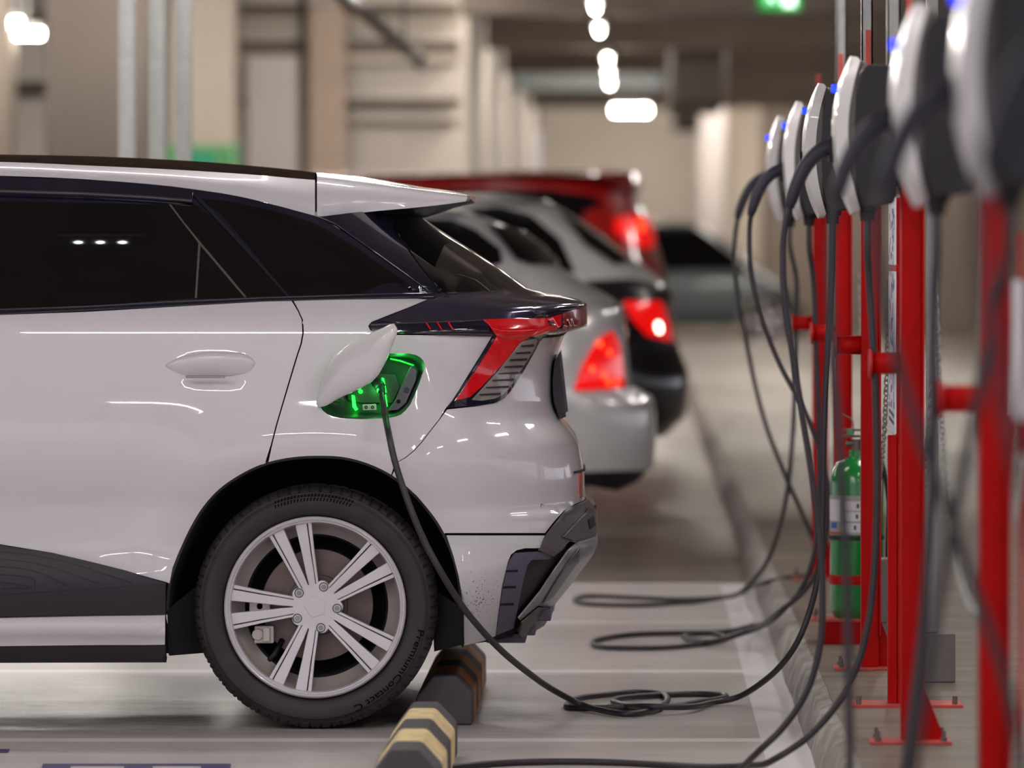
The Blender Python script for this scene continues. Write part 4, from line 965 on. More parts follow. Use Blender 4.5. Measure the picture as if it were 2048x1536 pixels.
o = patch(B, 'tail_lamp', [(1147, 781), (1160, 742), (1180, 702), (1205, 672), (1222, 662), (1236, 690), (1243, 740), (1246, 779)], tail_glow, s, off=.012, step=.03, mirror=True)
for a_, b_ in ((1180, 738), (1203, 752), (1214, 706), (1228, 764), (1196, 690), (1212, 765)):
    pt_ = B.pt(*B.tz(a_, b_)); disc('lamp_bulb', pt_, B.nrm(*B.tz(a_, b_)), .012, .016, tail_spot, o)
roof(B, 'roof', [(200, 452), (500, 425), (700, 418), (850, 418), (930, 424)], [(200, 446), (500, 418), (700, 410), (850, 410), (950, 424)], silver_paint, s)
wheel(s, (xc(960, 26.4), 26.42, .33), .33, simple=True); wheel(s, (xc(960, 26.4)-2.7, 26.42, .33), .33, simple=True)
# --- pale hatchback behind it
Yb = 31.0
B = bg_body(Yb, .9, [(900, 1290), (860, 1335), (820, 1370), (760, 1374), (690, 1352), (640, 1346), (600, 1343), (575, 1335), (545, 1305), (500, 1245), (450, 1180), (420, 1130), (398, 1090)],
     [(.2, .08), (.35, .03), (.6, .01), (.85, 0), (1.02, .05), (1.1, .12), (1.5, .30), (1.58, .4)], cl=.45)
s = empty('parked_hatchback', (xc(1000, Yb), Yb, 0), 'blurred pale hatchback with dark lower rear, between silver saloon and red one', 'car')
A = bg_arch(1080, Yb)
patch(B, 'body_side', [(-500, 575), (900, 570), (1150, 560), (1260, 555), (1310, 548), (1345, 580), (1350, 606), (1240, 612), (1225, 690), (1220, 880)]+A[::-1]+[(-500, 950)], white_paint_b, s, step=.08, mirror=True)
patch(B, 'greenhouse', [(300, 420), (1000, 398), (1095, 400), (1135, 420), (1185, 450), (1250, 500), (1310, 546), (1260, 556), (1150, 562), (300, 574)], white_paint_b, s, off=-.004, step=.08, mirror=True)
patch(B, 'side_window', [(700, 430), (1000, 415), (1060, 430), (1120, 480), (1150, 545), (700, 560)], glass_dark, s, off=.006, step=.08, rim=.004, mirror=True)
patch(B, 'rear_window', [(1120, 425), (1150, 445), (1200, 480), (1262, 525), (1230, 530), (1170, 490)], glass_dark, s, off=.010, step=.05, rim=.003, mirror=True)
patch(B, 'rear_panel', [(1172, 563), (1262, 560), (1340, 576), (1346, 606), (1240, 608), (1172, 602)], M('rear_panel_black', (34, 30, 32), rough=.3, coat=.5), s, off=.01, step=.05, mirror=True)
patch(B, 'tail_lamp', [(1246, 606), (1318, 604), (1334, 650), (1340, 684), (1290, 672), (1262, 640)], tail_glow, s, off=.016, step=.04, mirror=True)
disc('lamp_bulb', B.pt(*B.tz(1312, 656)), B.nrm(*B.tz(1312, 656)), .028, .02, M('lamp_bulb_white', (255, 220, 200), emis=(255, 225, 200), es=6), s)
patch(B, 'rear_bumper', [(1228, 660), (1262, 645), (1292, 676), (1350, 690), (1378, 760), (1376, 820), (1330, 868), (1226, 880)], M('bumper_black', (26, 20, 22), rough=.25, coat=.8), s, off=.012, step=.05, mirror=True)
roof(B, 'roof', [(200, 440), (500, 410), (900, 398), (1000, 398), (1070, 402)], [(200, 436), (500, 404), (900, 390), (1000, 390), (1095, 402)], white_paint_b, s)
wheel(s, (xc(1080, Yb), Yb+.02, .33), .33, simple=True); wheel(s, (xc(1080, Yb)-2.6, Yb+.02, .33), .33, simple=True)
# --- tall red car
Yr = 37.5
B = bg_body(Yr, .92, [(880, 1300), (820, 1340), (700, 1350), (620, 1346), (560, 1336), (500, 1318), (460, 1306), (430, 1295), (400, 1280), (370, 1272), (348, 1265)],
     [(.2, .08), (.35, .03), (.6, .01), (.9, 0), (1.15, .05), (1.25, .10), (1.6, .25), (1.74, .32), (1.8, .4)], cl=.5)
s = empty('parked_sport_utility_car', (xc(1100, Yr), Yr, 0), 'blurred tall dark red car, tallest of the parked row, with glowing rear lamp', 'car')
A = bg_arch(1110, Yr)
patch(B, 'body_side', [(-200, 500), (900, 500), (1180, 470), (1200, 430), (1296, 430), (1318, 500), (1346, 600), (1352, 700), (1340, 820), (1230, 850)]+A[::-1]+[(-200, 870)], red_paint_car, s, step=.1, mirror=True)
patch(B, 'greenhouse', [(300, 366), (700, 350), (1000, 348), (1265, 350), (1280, 400), (1296, 429), (1200, 429), (1180, 469), (900, 498), (300, 498)], red_paint_car, s, off=-.004, step=.1, mirror=True)
patch(B, 'side_window', [(500, 385), (900, 378), (1100, 380), (1180, 392), (1208, 408), (1170, 420), (1150, 460), (900, 485), (500, 488)], glass_dark, s, off=.008, step=.08, rim=.004, mirror=True)
patch(B, 'rear_spoiler', [(1190, 352), (1270, 350), (1300, 362), (1304, 372), (1270, 384), (1210, 376)], red_paint_car, s, off=.03, step=.05, mirror=True)
o = patch(B, 'tail_lamp', [(1228, 440), (1262, 430), (1296, 434), (1306, 470), (1304, 496), (1270, 494), (1244, 476), (1226, 462)], tail_glow, s, off=.014, step=.05, mirror=True)
disc('lamp_bulb', B.pt(*B.tz(1276, 455)), B.nrm(*B.tz(1276, 455)), .03, .02, tail_spot, o)
roof(B, 'roof', [(200, 380), (500, 358), (900, 350), (1150, 350), (1265, 352)], [(200, 374), (500, 350), (900, 343), (1150, 342), (1265, 348)], red_paint_car, s, .28)
wheel(s, (xc(1110, Yr), Yr+.02, .35), .35, simple=True); wheel(s, (xc(1110, Yr)-2.7, Yr+.02, .35), .35, simple=True)
# --- far grey car seen side-on
Yg = 77.0
B = bg_body(Yg, .85, [(684, 1590), (660, 1604), (620, 1608), (590, 1600), (572, 1580), (552, 1545), (528, 1512), (500, 1480), (470, 1440), (446, 1400)],
     [(.2, .08), (.5, .01), (.8, 0), (1.0, .06), (1.45, .3), (1.6, .4)], cl=.35, xf=-2.4)
s = empty('parked_grey_car', (xc(1460, Yg), Yg, 0), 'distant grey-green car parked side-on at the end of the aisle', 'car')
def bw(px): return bg_arch(px, Yg, .36)
patch(B, 'body_side', [(1140, 560), (1300, 545), (1480, 545), (1545, 552), (1590, 575), (1612, 610), (1600, 672), (1590, 676)]+bw(1535)[::-1]+bw(1190)[::-1]+[(1140, 670)], grey_paint, s, step=.12, mirror=True)
patch(B, 'greenhouse', [(1160, 555), (1230, 470), (1290, 448), (1400, 447), (1440, 466), (1490, 505), (1530, 545)], grey_paint, s, off=-.005, step=.1, mirror=True)
patch(B, 'side_window', [(1210, 545), (1250, 478), (1300, 460), (1395, 460), (1430, 480), (1480, 520), (1496, 540)], glass_dark, s, off=.01, step=.1, mirror=True)
patch(B, 'head_lamp', [(1580, 585), (1608, 592), (1610, 612), (1590, 606)], M('head_lamp_clear', (210, 205, 190), rough=.2, coat=1), s, off=.02, step=.05)
roof(B, 'roof', [(1250, 458), (1290, 450), (1350, 448), (1400, 449)], [(1250, 452), (1290, 444), (1350, 442), (1400, 446)], grey_paint, s)
wheel(s, (xc(1535, Yg), Yg+.02, .33), .33, simple=True); wheel(s, (xc(1190, Yg), Yg+.02, .33), .33, simple=True)

# ================================================================== wheel stops
def stripe_mat(name, ya, yb, ca, bounds):
    """bounds: relative positions of the yellow bands between near end (0) and far end (1)"""
    m = bpy.data.materials.new(name); m.use_nodes = True; nt = m.node_tree; b = nt.nodes['Principled BSDF']
    tc = nt.nodes.new('ShaderNodeTexCoord'); sp = nt.nodes.new('ShaderNodeSeparateXYZ'); nt.links.new(tc.outputs['Object'], sp.inputs[0])
    u = mathn(nt, 'DIVIDE', mathn(nt, 'SUBTRACT', sp.outputs[1], ya), yb-ya); s = None
    for a, c in bounds:
        q = mathn(nt, 'LESS_THAN', mathn(nt, 'ABSOLUTE', mathn(nt, 'SUBTRACT', u, (a+c)/2)), (c-a)/2); s = q if s is None else mathn(nt, 'MAXIMUM', s, q)
    nz = nt.nodes.new('ShaderNodeTexNoise'); nz.inputs['Scale'].default_value = 22; nz.inputs['Detail'].default_value = 6; nt.links.new(tc.outputs['Object'], nz.inputs['Vector'])
    rp = nt.nodes.new('ShaderNodeValToRGB'); rp.color_ramp.elements[0].position = .35; rp.color_ramp.elements[1].position = .6
    rp.color_ramp.elements[0].color = tuple(v*.75 for v in lin(ca)[:3])+(1,); rp.color_ramp.elements[1].color = lin(ca); nt.links.new(nz.outputs[0], rp.inputs[0])
    nt.links.new(mixc(nt, s, lin((74, 68, 74)), rp.outputs[0]), b.inputs['Base Color']); b.inputs['Roughness'].default_value = .65
    bp = nt.nodes.new('ShaderNodeBump'); bp.inputs['Strength'].default_value = .3; bp.inputs['Distance'].default_value = .004; nt.links.new(nz.outputs[0], bp.inputs['Height']); nt.links.new(bp.outputs[0], b.inputs['Normal'])
    return m
def wheel_stop(xL, xR, ya, yb, mat, label, hgt=.142):
    w = xR-xL; L = [(0, 0), (w, 0), (w, .092), (w*.70, hgt), (w*.30, hgt), (0, .078)]
    n = 6; vs = []; fs = []; N = 9
    for k in range(N+1):
        for x, z in L: vs.append((x, (yb-ya)*k/N, z))
    for k in range(N):
        for i in range(n): i2 = (i+1) % n; fs.append((k*n+i, (k+1)*n+i, (k+1)*n+i2, k*n+i2))
    fs += [tuple(range(n)), tuple(N*n+i for i in range(n-1, -1, -1))]
    me = bpy.data.meshes.new('wheel_stop'); me.from_pydata(vs, [], fs)
    bm = bmesh.new(); bm.from_mesh(me); bmesh.ops.recalc_face_normals(bm, faces=bm.faces[:]); bm.to_mesh(me); bm.free()
    o = link('wheel_stop', me, mat, bevel=.008, segs=2); o.location = (xL, ya, 0)
    return tag(o, label, 'wheel stop')
wheel_stop(-.612, -.449, 17.12, 18.72, stripe_mat('stop_stripes_worn', 0, 1.6, (196, 128, 62), [(.1, .26), (.40, .56), (.70, .86)]), 'dark worn wheel stop with orange bands against the rear tyre')
wheel_stop(-.632, -.463, 14.58, 16.1, stripe_mat('stop_stripes', 0, 1.52, (252, 226, 168), [(.16, .41), (.62, .85)]), 'concrete wheel stop with cream and grey bands, nearest the camera', .147)

# ================================================================== charging row
ZK = .12
STN = [22.4, 20.0, 17.7, 15.1, 11.7, 9.45, 7.0]
def make_post(tall=True):
    r = empty('charging_post', (0, 0, 0))
    mb = MB().box(-.026, .026, -.03, .03, .008, 1.62); p_ = mb.build('post', red_paint, r, bevel=.003, local=True)
    MB().box(.026, .032, -.05, .03, .1, 1.60).build('rear_flange', red_paint, r, bevel=.001, local=True)
    MB().box(-.012, .004, -.004, .004, 1.6, 1.885).build('top_fin', red_worn, r, local=True)
    pl = MB().box(-.105, .10, -.075, .075, 0, .008).build('base_plate', red_worn, r, bevel=.002, local=True)
    for x in (-.085, .08):
        for y in (-.055, .055):
            MB().tube([(x, y, .008), (x, y, .034)], .005, 8).tube([(x, y, .008), (x, y, .018)], .0095, 6).build('anchor_bolt', steel, r, local=True)
    g = MB()
    g.add([(.026, -.004, .008), (.085, -.004, .008), (.026, -.004, .16), (.026, .004, .008), (.085, .004, .008), (.026, .004, .16)], [(0, 1, 2), (5, 4, 3), (1, 4, 5, 2), (0, 2, 5, 3)])
    g.build('gusset', red_paint, r, local=True)
    MB().tube([(-.10, -.0, .955), (-.02, 0, .955)], .0275, 24).build('hose_hook', red_paint, r, smooth=True, local=True)
    MB().tube([(-.106, 0, .955), (-.099, 0, .955)], .0375, 24).build('hook_flange', M('hook_flange_red', (200, 40, 44), rough=.3, coat=.5), r, local=True)
    MB().box(-.09, -.026, -.02, .02, 1.40, 1.56).build('charger_bracket', rub, r, local=True)
    return r
def make_charger():
    """local origin: middle of the front face plane; front looks towards -X"""
    r = empty('wall_charger', (0, 0, 0))
    hz_ = .2; NT, NV = 44, 20
    def shell(name, dx, hw, hh, th, mat, curve=.046):
        vs = []; fs = []
        for i in range(NT+1):
            t = -1+2*i/NT; 
            for j in range(NV+1):
                v = -1+2*j/NV; wv = hw*(1-abs(t)**5*.45); 
                tt = t*(1-.06*abs(v)**3)
                vs.append((dx+curve*abs(t)**2.3+.006*abs(v)**3, v*wv, tt*hh))
        m = (NT+1)*(NV+1)
        for i in range(NT+1):
            t = -1+2*i/NT
            for j in range(NV+1):
                v = -1+2*j/NV; wv = hw*(1-abs(t)**5*.45)*.97; tt = t*(1-.06*abs(v)**3)*.99
                vs.append((dx+th*(1-.45*abs(t)**3)+curve*abs(t)**2.3+.006*abs(v)**3, v*wv, tt*hh))
        q = lambda i, j: i*(NV+1)+j
        for i in range(NT):
            for j in range(NV): fs.append((q(i, j), q(i+1, j), q(i+1, j+1), q(i, j+1))); fs.append((m+q(i, j), m+q(i, j+1), m+q(i+1, j+1), m+q(i+1, j)))
        for i in range(NT): fs.append((q(i, 0), m+q(i, 0), m+q(i+1, 0), q(i+1, 0))); fs.append((q(i, NV), q(i+1, NV), m+q(i+1, NV), m+q(i, NV)))
        for j in range(NV): fs.append((q(0, j), q(0, j+1), m+q(0, j+1), m+q(0, j))); fs.append((q(NT, j), m+q(NT, j), m+q(NT, j+1), q(NT, j+1)))
        o = mesh(name, vs, fs, mat, r, smooth=True, local=True)
        bm = bmesh.new(); bm.from_mesh(o.data); bmesh.ops.recalc_face_normals(bm, faces=bm.faces[:]); bm.to_mesh(o.data); bm.free()
        try: o.data.set_sharp_from_angle(angle=math.radians(40))
        except Exception: pass
        return o
    shell('front_cover', 0, .112, .2, .031, ch_white)
    shell('gasket', .027, .108, .188, .020, ch_grey, .044)
    # body: tapering box with rounded corners
    L = [(.082, -.182), (.150, -.172), (.158, -.150), (.158, .165), (.150, .174), (.086, .176), (.066, .15), (.052, .09), (.046, .0), (.052, -.09), (.064, -.15)]
    n = len(L); vs = [(x, y, z) for y in (-.105, .105) for x, z in L]
    fs = [tuple(range(n))[::-1], tuple(range(n, 2*n))]+[(i, (i+1) % n, (i+1) % n+n, i+n) for i in range(n)]
    o = mesh('housing', vs, fs, ch_dark, r, bevel=.014, local=True)
    bm = bmesh.new(); bm.from_mesh(o.data); bmesh.ops.recalc_face_normals(bm, faces=bm.faces[:]); bm.to_mesh(o.data); bm.free()
    MB().tube([(.088, -.03, -.175), (.088, -.03, -.19), (.088, -.03, -.192), (.088, -.03, -.215)], [.026, .026, .019, .017], 18).build('cable_gland', rub, r, smooth=False, local=True)
    MB().box(-.0005, .012, -.006, .006, .108, .128).build('status_light', blue_led, r, bevel=.002, local=True)
    MB().tube([(-.008, .0, -.035), (.03, .0, -.035)], .033, 24).build('socket_holster', rub, r, local=True)
    MB().tube([(.158, .05, .1), (.175, .05, .1)], .012, 10).build('mount_stud', steel, r, local=True)
    return r
def copy_tree(o, parent=None):
    c = o.copy(); COL.objects.link(c)
    if parent: c.parent = parent
    for ch in list(o.children): copy_tree(ch, c)
    return c
post0 = make_post(); ch0 = make_charger()
ordn = ['farthest', 'second farthest', 'third farthest', 'fourth', 'fifth', 'sixth', 'nearest']
plab = ['farthest red charging post of the row, plate on the kerb edge', 'second red post from the far end, behind the green extinguisher', 'red charging post with the extinguisher stand just behind it',
        'red charging post in the middle right, just right of the white notice board', 'wide blurred red charging post near the right side with chain behind', 'red charging post cut off by the right edge', 'nearest red charging post, just outside the right edge']
clab = ['farthest wall charger of the row, smallest, white cover edge-on', 'second wall charger from the far end of the row', 'third wall charger from the far end, without a plug in its holster',
        'sharp mid-row white and black charger with full black side visible', 'large blurred charger below the top edge with blue light', 'very large blurred charger cut off at the top right corner', 'nearest charger, almost wholly outside the right edge']
XP = .707; XF = .508; ZCH = 1.648
for i, Z in enumerate(STN):
    if i == 6: continue
    p = post0 if i == 0 else copy_tree(post0); p.location = (XP, Z, ZK); tag(p, plab[i], 'post', 'red charging posts')
    c_ = ch0 if i == 0 else copy_tree(ch0); c_.location = (XF, Z, ZCH); tag(c_, clab[i], 'charger', 'row of wall chargers')
# nearest charger (only its plug lead enters the picture)
Zn = 6.75
p = copy_tree(post0); p.location = (XP, Zn, ZK); tag(p, plab[6], 'post', 'red charging posts')
c_ = copy_tree(ch0); c_.location = (XF, Zn, ZCH); tag(c_, clab[6], 'charger', 'row of wall chargers')
STN[6] = Zn
# galvanised struts rising behind the posts
for i, (Z, x, lab) in enumerate([(20.0, .708, 'galvanised strut rising above the third charger, left of the pair'), (17.7, .703, 'galvanised strut rising behind the sharp mid-row charger'), (15.1, .668, 'galvanised strut left of the large blurred charger'), (11.7, .70, 'galvanised strut between the two biggest blurred chargers')]):
    w = .017
    zs0 = 1.5 if Z == 15.1 else ZK
    Z += .04
    r = empty('galvanised_strut', (x, Z+.06, zs0), lab, 'post', 'galvanised struts behind chargers')
    MB().box(x-w, x+w, Z+.05, Z+.056, zs0, CE).box(x-w, x-w+.005, Z+.05, Z+.09, zs0, CE).box(x+w-.005, x+w, Z+.05, Z+.09, zs0, CE).build('channel', galv, r)
    MB().box(x-.05, x+.05, Z+.04, Z+.12, zs0, zs0+.008).build('foot_plate', galv, r)
# charging leads
def grip_pts(Z, s=1): return [Vector((XF+.02, Z, ZCH-.033)), Vector((XF-.008, Z, ZCH-.03)), Vector((XF-.035, Z-.004, ZCH-.043)), Vector((XF-.062, Z-.008, ZCH-.072)), Vector((XF-.084, Z-.01, ZCH-.112)), Vector((XF-.099, Z-.01, ZCH-.152)), Vector((XF-.106, Z-.01, ZCH-.178))]
def lead(i, down, up, label, hol=True):
    """down: points from the plug grip to the floor loop; up: back to the gland"""
    Z = STN[i]; g = grip_pts(Z); gland = Vector((XF+.088, Z-.03, ZCH-.205))
    r = empty('charging_lead', (XF, Z, ZK), label, 'cable', 'black charging leads')
    pts = ([g[-1]+Vector((.002, 0, .01))] if hol else [])+down+up+[gland+Vector((0, 0, -.08)), gland]
    tube('cable', pts, .0088, cable_m, r, n=10, sub=7)
    if hol:
        c = crom(g, 5); m = len(c); rr = [float(np.interp(k/(m-1), [0, .15, .5, .85, .95, 1], [.024, .021, .0185, .0165, .0145, .0105])) for k in range(m)]
        mb = MB(); mb.tube(c, rr, 16); mb.build('plug_grip', grip_m, r, smooth=True)
        d = (c[-1]-c[-2]).normalized(); mb = MB()
        mb.tube([c[-1]-d*.012, c[-1]+d*.004], .0125, 12); mb.build('strain_relief', rub, r)
    return r
def pz(L, Z): return [P(a, b, Z) for a, b in L]
def fl(L, r=.009): return [FL(a, b, r) for a, b in L]
R_ = .0088
lead(0, pz([(1470, 480), (1470, 540), (1478, 610), (1490, 670), (1508, 760), (1535, 860), (1570, 950), (1605, 1030), (1632, 1095), (1640, 1130), (1622, 1148), (1575, 1156), (1530, 1166)], 22.4)+fl([(1490, 1182), (1440, 1195), (1360, 1199), (1260, 1195), (1180, 1192), (1150, 1199), (1180, 1208), (1280, 1210), (1380, 1205)])+[FL(1440, 1196, .03)],
     pz([(1490, 1178), (1530, 1130), (1558, 1060), (1575, 980), (1586, 860), (1591, 700), (1593, 560)], 22.4), 'black charging lead of the farthest charger, its floor loop farthest back')
lead(1, pz([(1499, 460), (1501, 530), (1513, 600), (1535, 670), (1565, 740), (1598, 800), (1625, 860), (1645, 920), (1656, 990), (1652, 1070), (1640, 1130), (1610, 1180), (1560, 1222)], 20.0)+fl([(1500, 1252), (1440, 1264), (1360, 1266), (1280, 1268), (1210, 1276), (1185, 1286), (1215, 1295), (1310, 1296), (1400, 1288), (1450, 1276), (1420, 1266), (1370, 1270)], .010)+[FL(1440, 1280, .028), FL(1500, 1262, .06)],
     pz([(1560, 1226), (1600, 1180), (1628, 1110), (1638, 1000), (1638, 850), (1632, 700), (1627, 560)], 20.0), 'black charging lead of the second charger, its slim loop lying mid floor')
lead(3, pz([(1568, 470), (1566, 540), (1572, 620), (1587, 720), (1606, 840), (1625, 960), (1640, 1080), (1645, 1190), (1640, 1290), (1615, 1380), (1570, 1450), (1520, 1500)], 15.1)+[FL(1470, 1545, .02)]+fl([(1400, 1580), (1250, 1600), (1080, 1600), (900, 1600), (840, 1575), (860, 1545), (930, 1532), (1060, 1524), (1200, 1524), (1330, 1530)])+[FL(1430, 1534, .02), FL(1490, 1531, .03)],
     pz([(1555, 1515), (1620, 1470), (1680, 1400), (1715, 1330), (1738, 1240), (1750, 1120), (1754, 980), (1752, 820), (1746, 680), (1738, 560)], 15.1), 'black charging lead of the sharp mid-row charger, lying along the bottom edge')
lead(4, pz([(1664, 470), (1662, 560), (1666, 700), (1676, 850), (1686, 1000), (1694, 1200), (1698, 1400), (1697, 1600), (1670, 1760)], 11.7)+[FL(1600, 1890, .02)]+fl([(1500, 1930), (1300, 1960), (1200, 1990), (1300, 2020), (1500, 2000)])+[FL(1640, 1930, .03)],
     pz([(1760, 1800), (1800, 1600), (1825, 1420), (1848, 1220), (1862, 1000), (1868, 800), (1868, 600)], 11.7), 'black charging lead hanging almost straight, crossing left of the extinguisher')
lead(5, pz([(1754, 440), (1760, 540), (1785, 680), (1820, 810), (1865, 940), (1915, 1080), (1965, 1220), (2015, 1380), (2040, 1560), (2000, 1800)], 9.45)+[FL(1900, 2180, .03)]+fl([(1700, 2260), (1500, 2300), (1600, 2360)])+[FL(1740, 2260, .03)],
     pz([(1780, 1900), (1815, 1650), (1840, 1430), (1878, 1200), (1915, 1000), (1955, 800), (1990, 620)], 9.45), 'thick blurred lead slanting down right across the mid posts')
lead(6, pz([(1960, 420), (1975, 600), (2010, 800), (2060, 1000), (2120, 1300), (2130, 1800), (2100, 2300)], Zn)+fl([(1900, 2950), (1700, 3050), (1800, 3150)])+[FL(2000, 3000, .03)],
     pz([(2200, 2300), (2230, 1600), (2250, 1000)], Zn), 'black lead of the nearest charger, its grip arching in the top right corner')
# lead plugged into the car
r = empty('charging_lead', (XF, 17.7, ZK), 'long black charging lead plugged into the white car, coiled on the floor by its bumper', 'cable', 'black charging leads')
pts = [pp(762, 778, .03), pp(763, 790, -.02), pp(767, 812, -.055), pp(771, 835, -.075), P(778, 870, 16.82), P(789, 920, 16.8), P(806, 975, 16.79), P(826, 1030, 16.78), P(850, 1085, 16.78), P(884, 1148, 16.78), P(925, 1213, 16.82), P(965, 1262, 16.88), P(1005, 1303, 17.0), P(1060, 1348, 17.3), P(1110, 1382, 17.55), P(1160, 1408, 17.62)]
pts += [FL(1205, 1421, .012)]+fl([(1255, 1428), (1300, 1422), (1330, 1407), (1334, 1395), (1318, 1387), (1270, 1385), (1210, 1390), (1160, 1396)], .012)+fl([(1138, 1406), (1142, 1415), (1190, 1416), (1260, 1415), (1340, 1413), (1400, 1404), (1446, 1396), (1448, 1391), (1400, 1388), (1330, 1390)])+[FL(1262, 1394, .012), FL(1228, 1400, .012), FL(1240, 1408, .012), FL(1300, 1413, .026), FL(1370, 1414, .022), FL(1430, 1404, .012)]
gland = Vector((XF+.088, 17.67, ZCH-.205))
pts += [P(1470, 1396, 17.85), P(1510, 1375, 17.8), P(1555, 1338, 17.75), P(1594, 1285, 17.7), P(1620, 1220, 17.7), P(1638, 1140, 17.7), P(1645, 1040, 17.7), P(1647, 920, 17.7), P(1651, 780, 17.7), P(1659, 640, 17.7), P(1664, 540, 17.7), gland+Vector((0, 0, -.08)), gland]
tube('cable', pts, .0093, cable_m, r, n=12, sub=8)
o = MB().tube(crom([pp(752, 765, .055), pp(757, 768, .035), pp(761, 776, .028), pp(763, 788, -.015)], 5), [.016]*10+[.013, .013, .012, .012, .011, .011], 14).build('plug_grip', grip_m, r, smooth=True)
# fire extinguisher on its red stand
ex = M('extinguisher_green', (0, 132, 52), rough=.22, coat=.8, var=.04); Ze = 18.85; xe = .712
r = empty('extinguisher_stand', (xe, Ze, ZK), 'low red metal stand under the green fire extinguisher', 'stand')
MB().box(xe-.11, xe+.12, Ze-.09, Ze+.09, ZK, ZK+.078).build('tray', red_paint, r, bevel=.004)
MB().box(xe-.125, xe+.135, Ze-.10, Ze+.10, ZK+.072, ZK+.08).build('rim_plate', red_worn, r)
zb = ZK+.08
r = empty('fire_extinguisher', (xe, Ze, zb), 'green fire extinguisher with white instruction label standing behind a red post', 'fire extinguisher')
c = (xe, Ze, zb)
lathe('cylinder', [(0, 0), (.07, 0), (.078, .012), (.084, .03), (.084, .42), (.080, .455), (.062, .485), (.035, .500), (.024, .505), (.024, .525), (0, .525)], ex, r, c, axis='Z', n=64)
for nm, z0, z1, mt in (('strap', .245, .258, rub), ('red_band', .105, .135, red_paint)):
    lathe(nm, [(.0855, z0), (.0862, z0+.002), (.0862, z1-.002), (.0855, z1)], mt, r, c, axis='Z', n=64)
def arc_label(name, a0, a1, z0, z1, rad, mat, parent):
    N = 16; vs = []; 
    for k in range(N+1):
        a = a0+(a1-a0)*k/N; vs += [(xe+rad*math.cos(a), Ze+rad*math.sin(a), zb+z0), (xe+rad*math.cos(a), Ze+rad*math.sin(a), zb+z1)]
    return mesh(name, vs, [(2*k, 2*k+2, 2*k+3, 2*k+1) for k in range(N)], mat, parent, smooth=True)
lw = M('label_paper', (226, 222, 230), rough=.5); lg = M('label_silver', (170, 166, 168), rough=.4)
D_ = math.radians
l1 = arc_label('label', D_(180), D_(262), .262, .385, .0848, lg, r)
l2 = arc_label('label', D_(262), D_(320), .262, .385, .0848, lg, r)
for z in (.270, .305, .338): arc_label('label_panel', D_(240), D_(300), z, z+.029, .0853, lw, l2)
arc_label('label_panel', D_(185), D_(232), .305, .372, .0853, lw, l1); arc_label('label_panel', D_(198), D_(222), .282, .300, .0853, M('label_blue', (60, 100, 190)), l1)
arc_label('label_panel', D_(180), D_(238), .264, .270, .0853, M('label_red', (200, 40, 30)), l1)
for z, d in ((.278, 0), (.278, 14), (.313, 4), (.346, 6)): arc_label('label_figure', D_(262+d), D_(267+d), z, z+.014, .0857, M('label_ink', (40, 80, 56)), l2)
MB().tube([(xe, Ze, zb+.52), (xe, Ze, zb+.56)], .016, 14).tube([(xe-.035, Ze, zb+.545), (xe+.02, Ze, zb+.545)], .010, 10).build('valve', steel, r)
MB().add(*boxv(xe-.05, xe+.03, Ze-.012, Ze+.012, zb+.565, zb+.573)).add(*boxv(xe-.045, xe+.02, Ze-.01, Ze+.01, zb+.585, zb+.592)).build('lever', steel, r, bevel=.002)
MB().tube([(xe-.02, Ze-.02, zb+.575), (xe-.02, Ze-.02, zb+.59)], .012, 14).build('gauge', ex, r)
tube('tie', [(xe-.01, Ze-.01, zb+.59), (xe-.015, Ze, zb+.62), (xe-.04, Ze, zb+.635), (xe-.05, Ze, zb+.64)], .002, steel, r, n=6)
tube('hose', [(xe+.02, Ze-.02, zb+.55), (xe+.06, Ze, zb+.52), (xe+.098, Ze, zb+.40), (xe+.098, Ze, zb+.2), (xe+.098, Ze, zb+.13)], .008, rub, r)
# notice board on a slim red post
Zs = 16.3
r = empty('sign_post', (.735, Zs, ZK), 'slim red post carrying the narrow white notice board', 'post')
MB().box(.70, .728, Zs-.02, Zs+.02, ZK+.008, .855).box(.722, .742, Zs-.02, Zs+.02, ZK+.008, 1.5).build('post', red_paint, r, bevel=.002)
MB().box(.60, .90, Zs-.09, Zs+.09, ZK, ZK+.008).build('base_plate', red_worn, r)
for x in (.62, .88): MB().tube([(x, Zs-.05, ZK+.008), (x, Zs-.05, ZK+.03)], .007, 8).build('anchor_bolt', steel, r)
MB().box(.7146, .722, Zs-.18, Zs+.05, 1.295, 1.318).build('board_clip', red_paint, r)
r = empty('notice_board', (.712, Zs, .86), 'narrow white notice board with small dark writing, seen edge-on beside the red posts', 'sign')
bp_ = M('board_white', (226, 222, 236), rough=.4, var=.02); ink = M('board_ink', (84, 84, 130), rough=.6)
mb = MB(); mb.box(.711, .7145, Zs-.20, Zs+.20, .865, 1.30); mb.box(.711, .7145, Zs-.20, Zs+.20, 1.318, 1.50); mb.build('panel', bp_, r)
mb = MB(); random.seed(3)
for k in range(9):
    y0 = Zs-.17+.04*k; z = .93
    while z < 1.46:
        d = random.uniform(.01, .05)
        if random.random() < .55: mb.box(.7102, .7111, y0, y0+.014, z, min(z+d, 1.47))
        z += d+random.uniform(.005, .03)
mb.build('writing', ink, r)
MB().add([(.7100, Zs-.15, .885), (.7100, Zs+.15, .895), (.7100, Zs+.15, .905), (.7100, Zs-.15, .895)], [(0, 1, 2, 3)]).add([(.7100, Zs-.15, .905), (.7100, Zs+.15, .915), (.7100, Zs+.15, .925), (.7100, Zs-.15, .915)], [(0, 1, 2, 3)]).build('double_stroke', M('board_ink_dark', (50, 50, 100)), r)
r = empty('notice_board', (.715, 11.05, 1.0), 'white notice board strip cut off by the right edge', 'sign')
MB().box(.714, .718, 10.95, 11.2, .98, 1.31).build('panel', bp_, r)
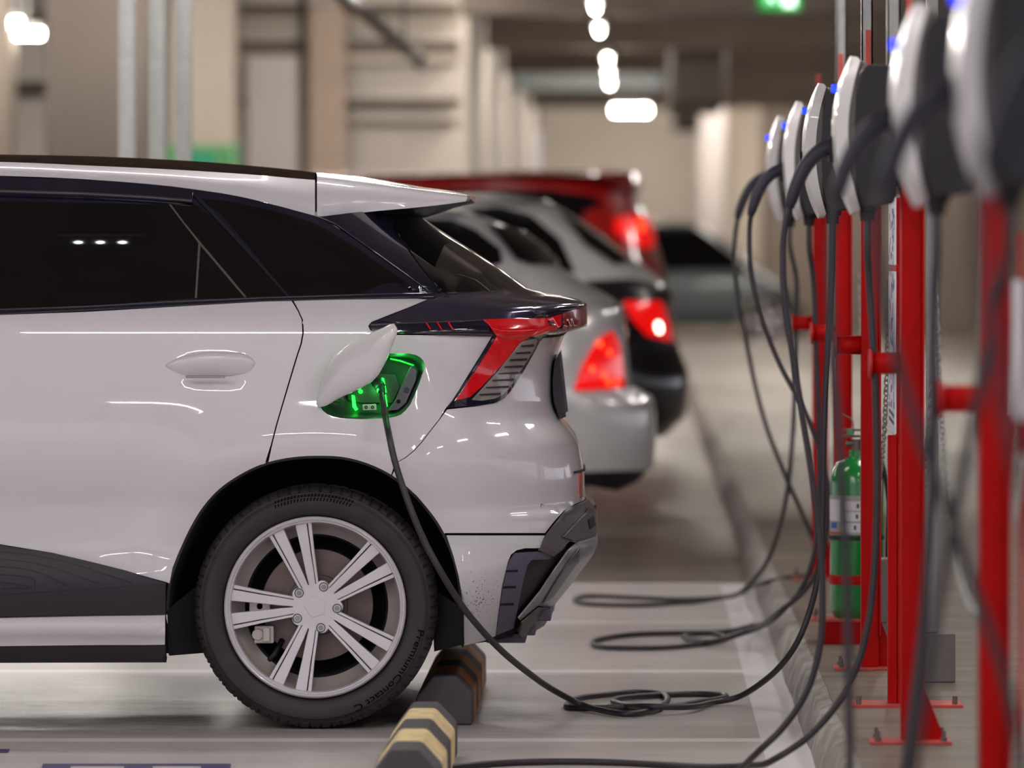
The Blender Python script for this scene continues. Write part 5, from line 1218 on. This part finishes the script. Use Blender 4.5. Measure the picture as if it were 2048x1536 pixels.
MB().box(.718, .725, 11.05, 11.1, ZK, 1.4).build('holder', red_paint, r)
# conduits and boxes on the walkway
cb = M('grey_enamel_box', (112, 106, 104), rough=.5)
for (x, y, w, hh, zt, lab) in [(.885, 17.2, .045, .14, 2.2, 'tall'), (.80, 18.3, .05, .115, .0, 'low'), (.70, 10.2, .05, .26, .0, 'right')]:
    lb = {'tall': 'grey junction box on the walkway with a galvanised conduit rising from it', 'low': 'small grey box just behind the green extinguisher', 'right': 'dark grey box at the foot of the rightmost post'}[lab]
    z0 = ZK+(.1 if lab == 'low' else 0)
    r = empty('junction_box', (x, y, z0), lb, 'electrical box')
    MB().box(x-w, x+w, y-.05, y+.05, z0, z0+hh+(.08 if lab == 'low' else 0)).build('box', cb, r, bevel=.004)
    if zt: MB().box(x-.036, x-.002, y-.02, y+.02, z0+hh, zt).build('conduit', M('conduit_grey', (150, 148, 150), rough=.4, metal=.3), r, bevel=.004)
    if lab == 'low': MB().box(x-w, x+w, y-.05, y+.05, ZK, z0).build('foot', cb, r)
# chains sagging between the posts
def chain(Za, Zb, ztop, zlow, label, x=.768, t0=0.0, t1=1.0, link_=.030):
    r = empty('barrier_chain', (x, (Za+Zb)/2, zlow), label, 'chain', 'galvanised chains between the posts')
    N = 200; P_ = []
    k = 3.2
    for i in range(N+1):
        t = i/N; u = 2*t-1; z = zlow+(ztop-zlow)*(math.cosh(k*u)-1)/(math.cosh(k)-1); P_.append(Vector((x, Za+(Zb-Za)*t, z)))
    mb = MB(); d = 0; last = P_[0]; n = 0
    for i in range(1, N+1):
        seg = P_[i]-P_[i-1]
        while (P_[i]-last).length >= link_*.72:
            dr = (P_[i]-last).normalized(); last = last+dr*link_*.72
            a = Vector((1, 0, 0)); b = dr.cross(a).normalized()
            side = (a+b if n % 2 else a-b).normalized(); L = link_/2; wd = .0085; ring = []
            for q in range(13):
                an = 2*PI*q/12; ring.append(last+dr*(math.cos(an)*L*(.9))+side*(math.sin(an)*wd))
            v_, f_ = tubev(ring, .0026, 5, False); mb.add(v_, f_); n += 1
            if n > 400: break
    mb.build('links', galv, r, smooth=True)
    return r
chain(15.1, 11.7, 1.30, .56, 'silver chain sagging between the two blurred red posts at right')
chain(17.7, 15.15, 1.22, .60, 'thin silver chain sagging just left of the white notice board')
chain(20.0, 17.75, 1.28, .62, 'distant silver chain between the second and third posts')
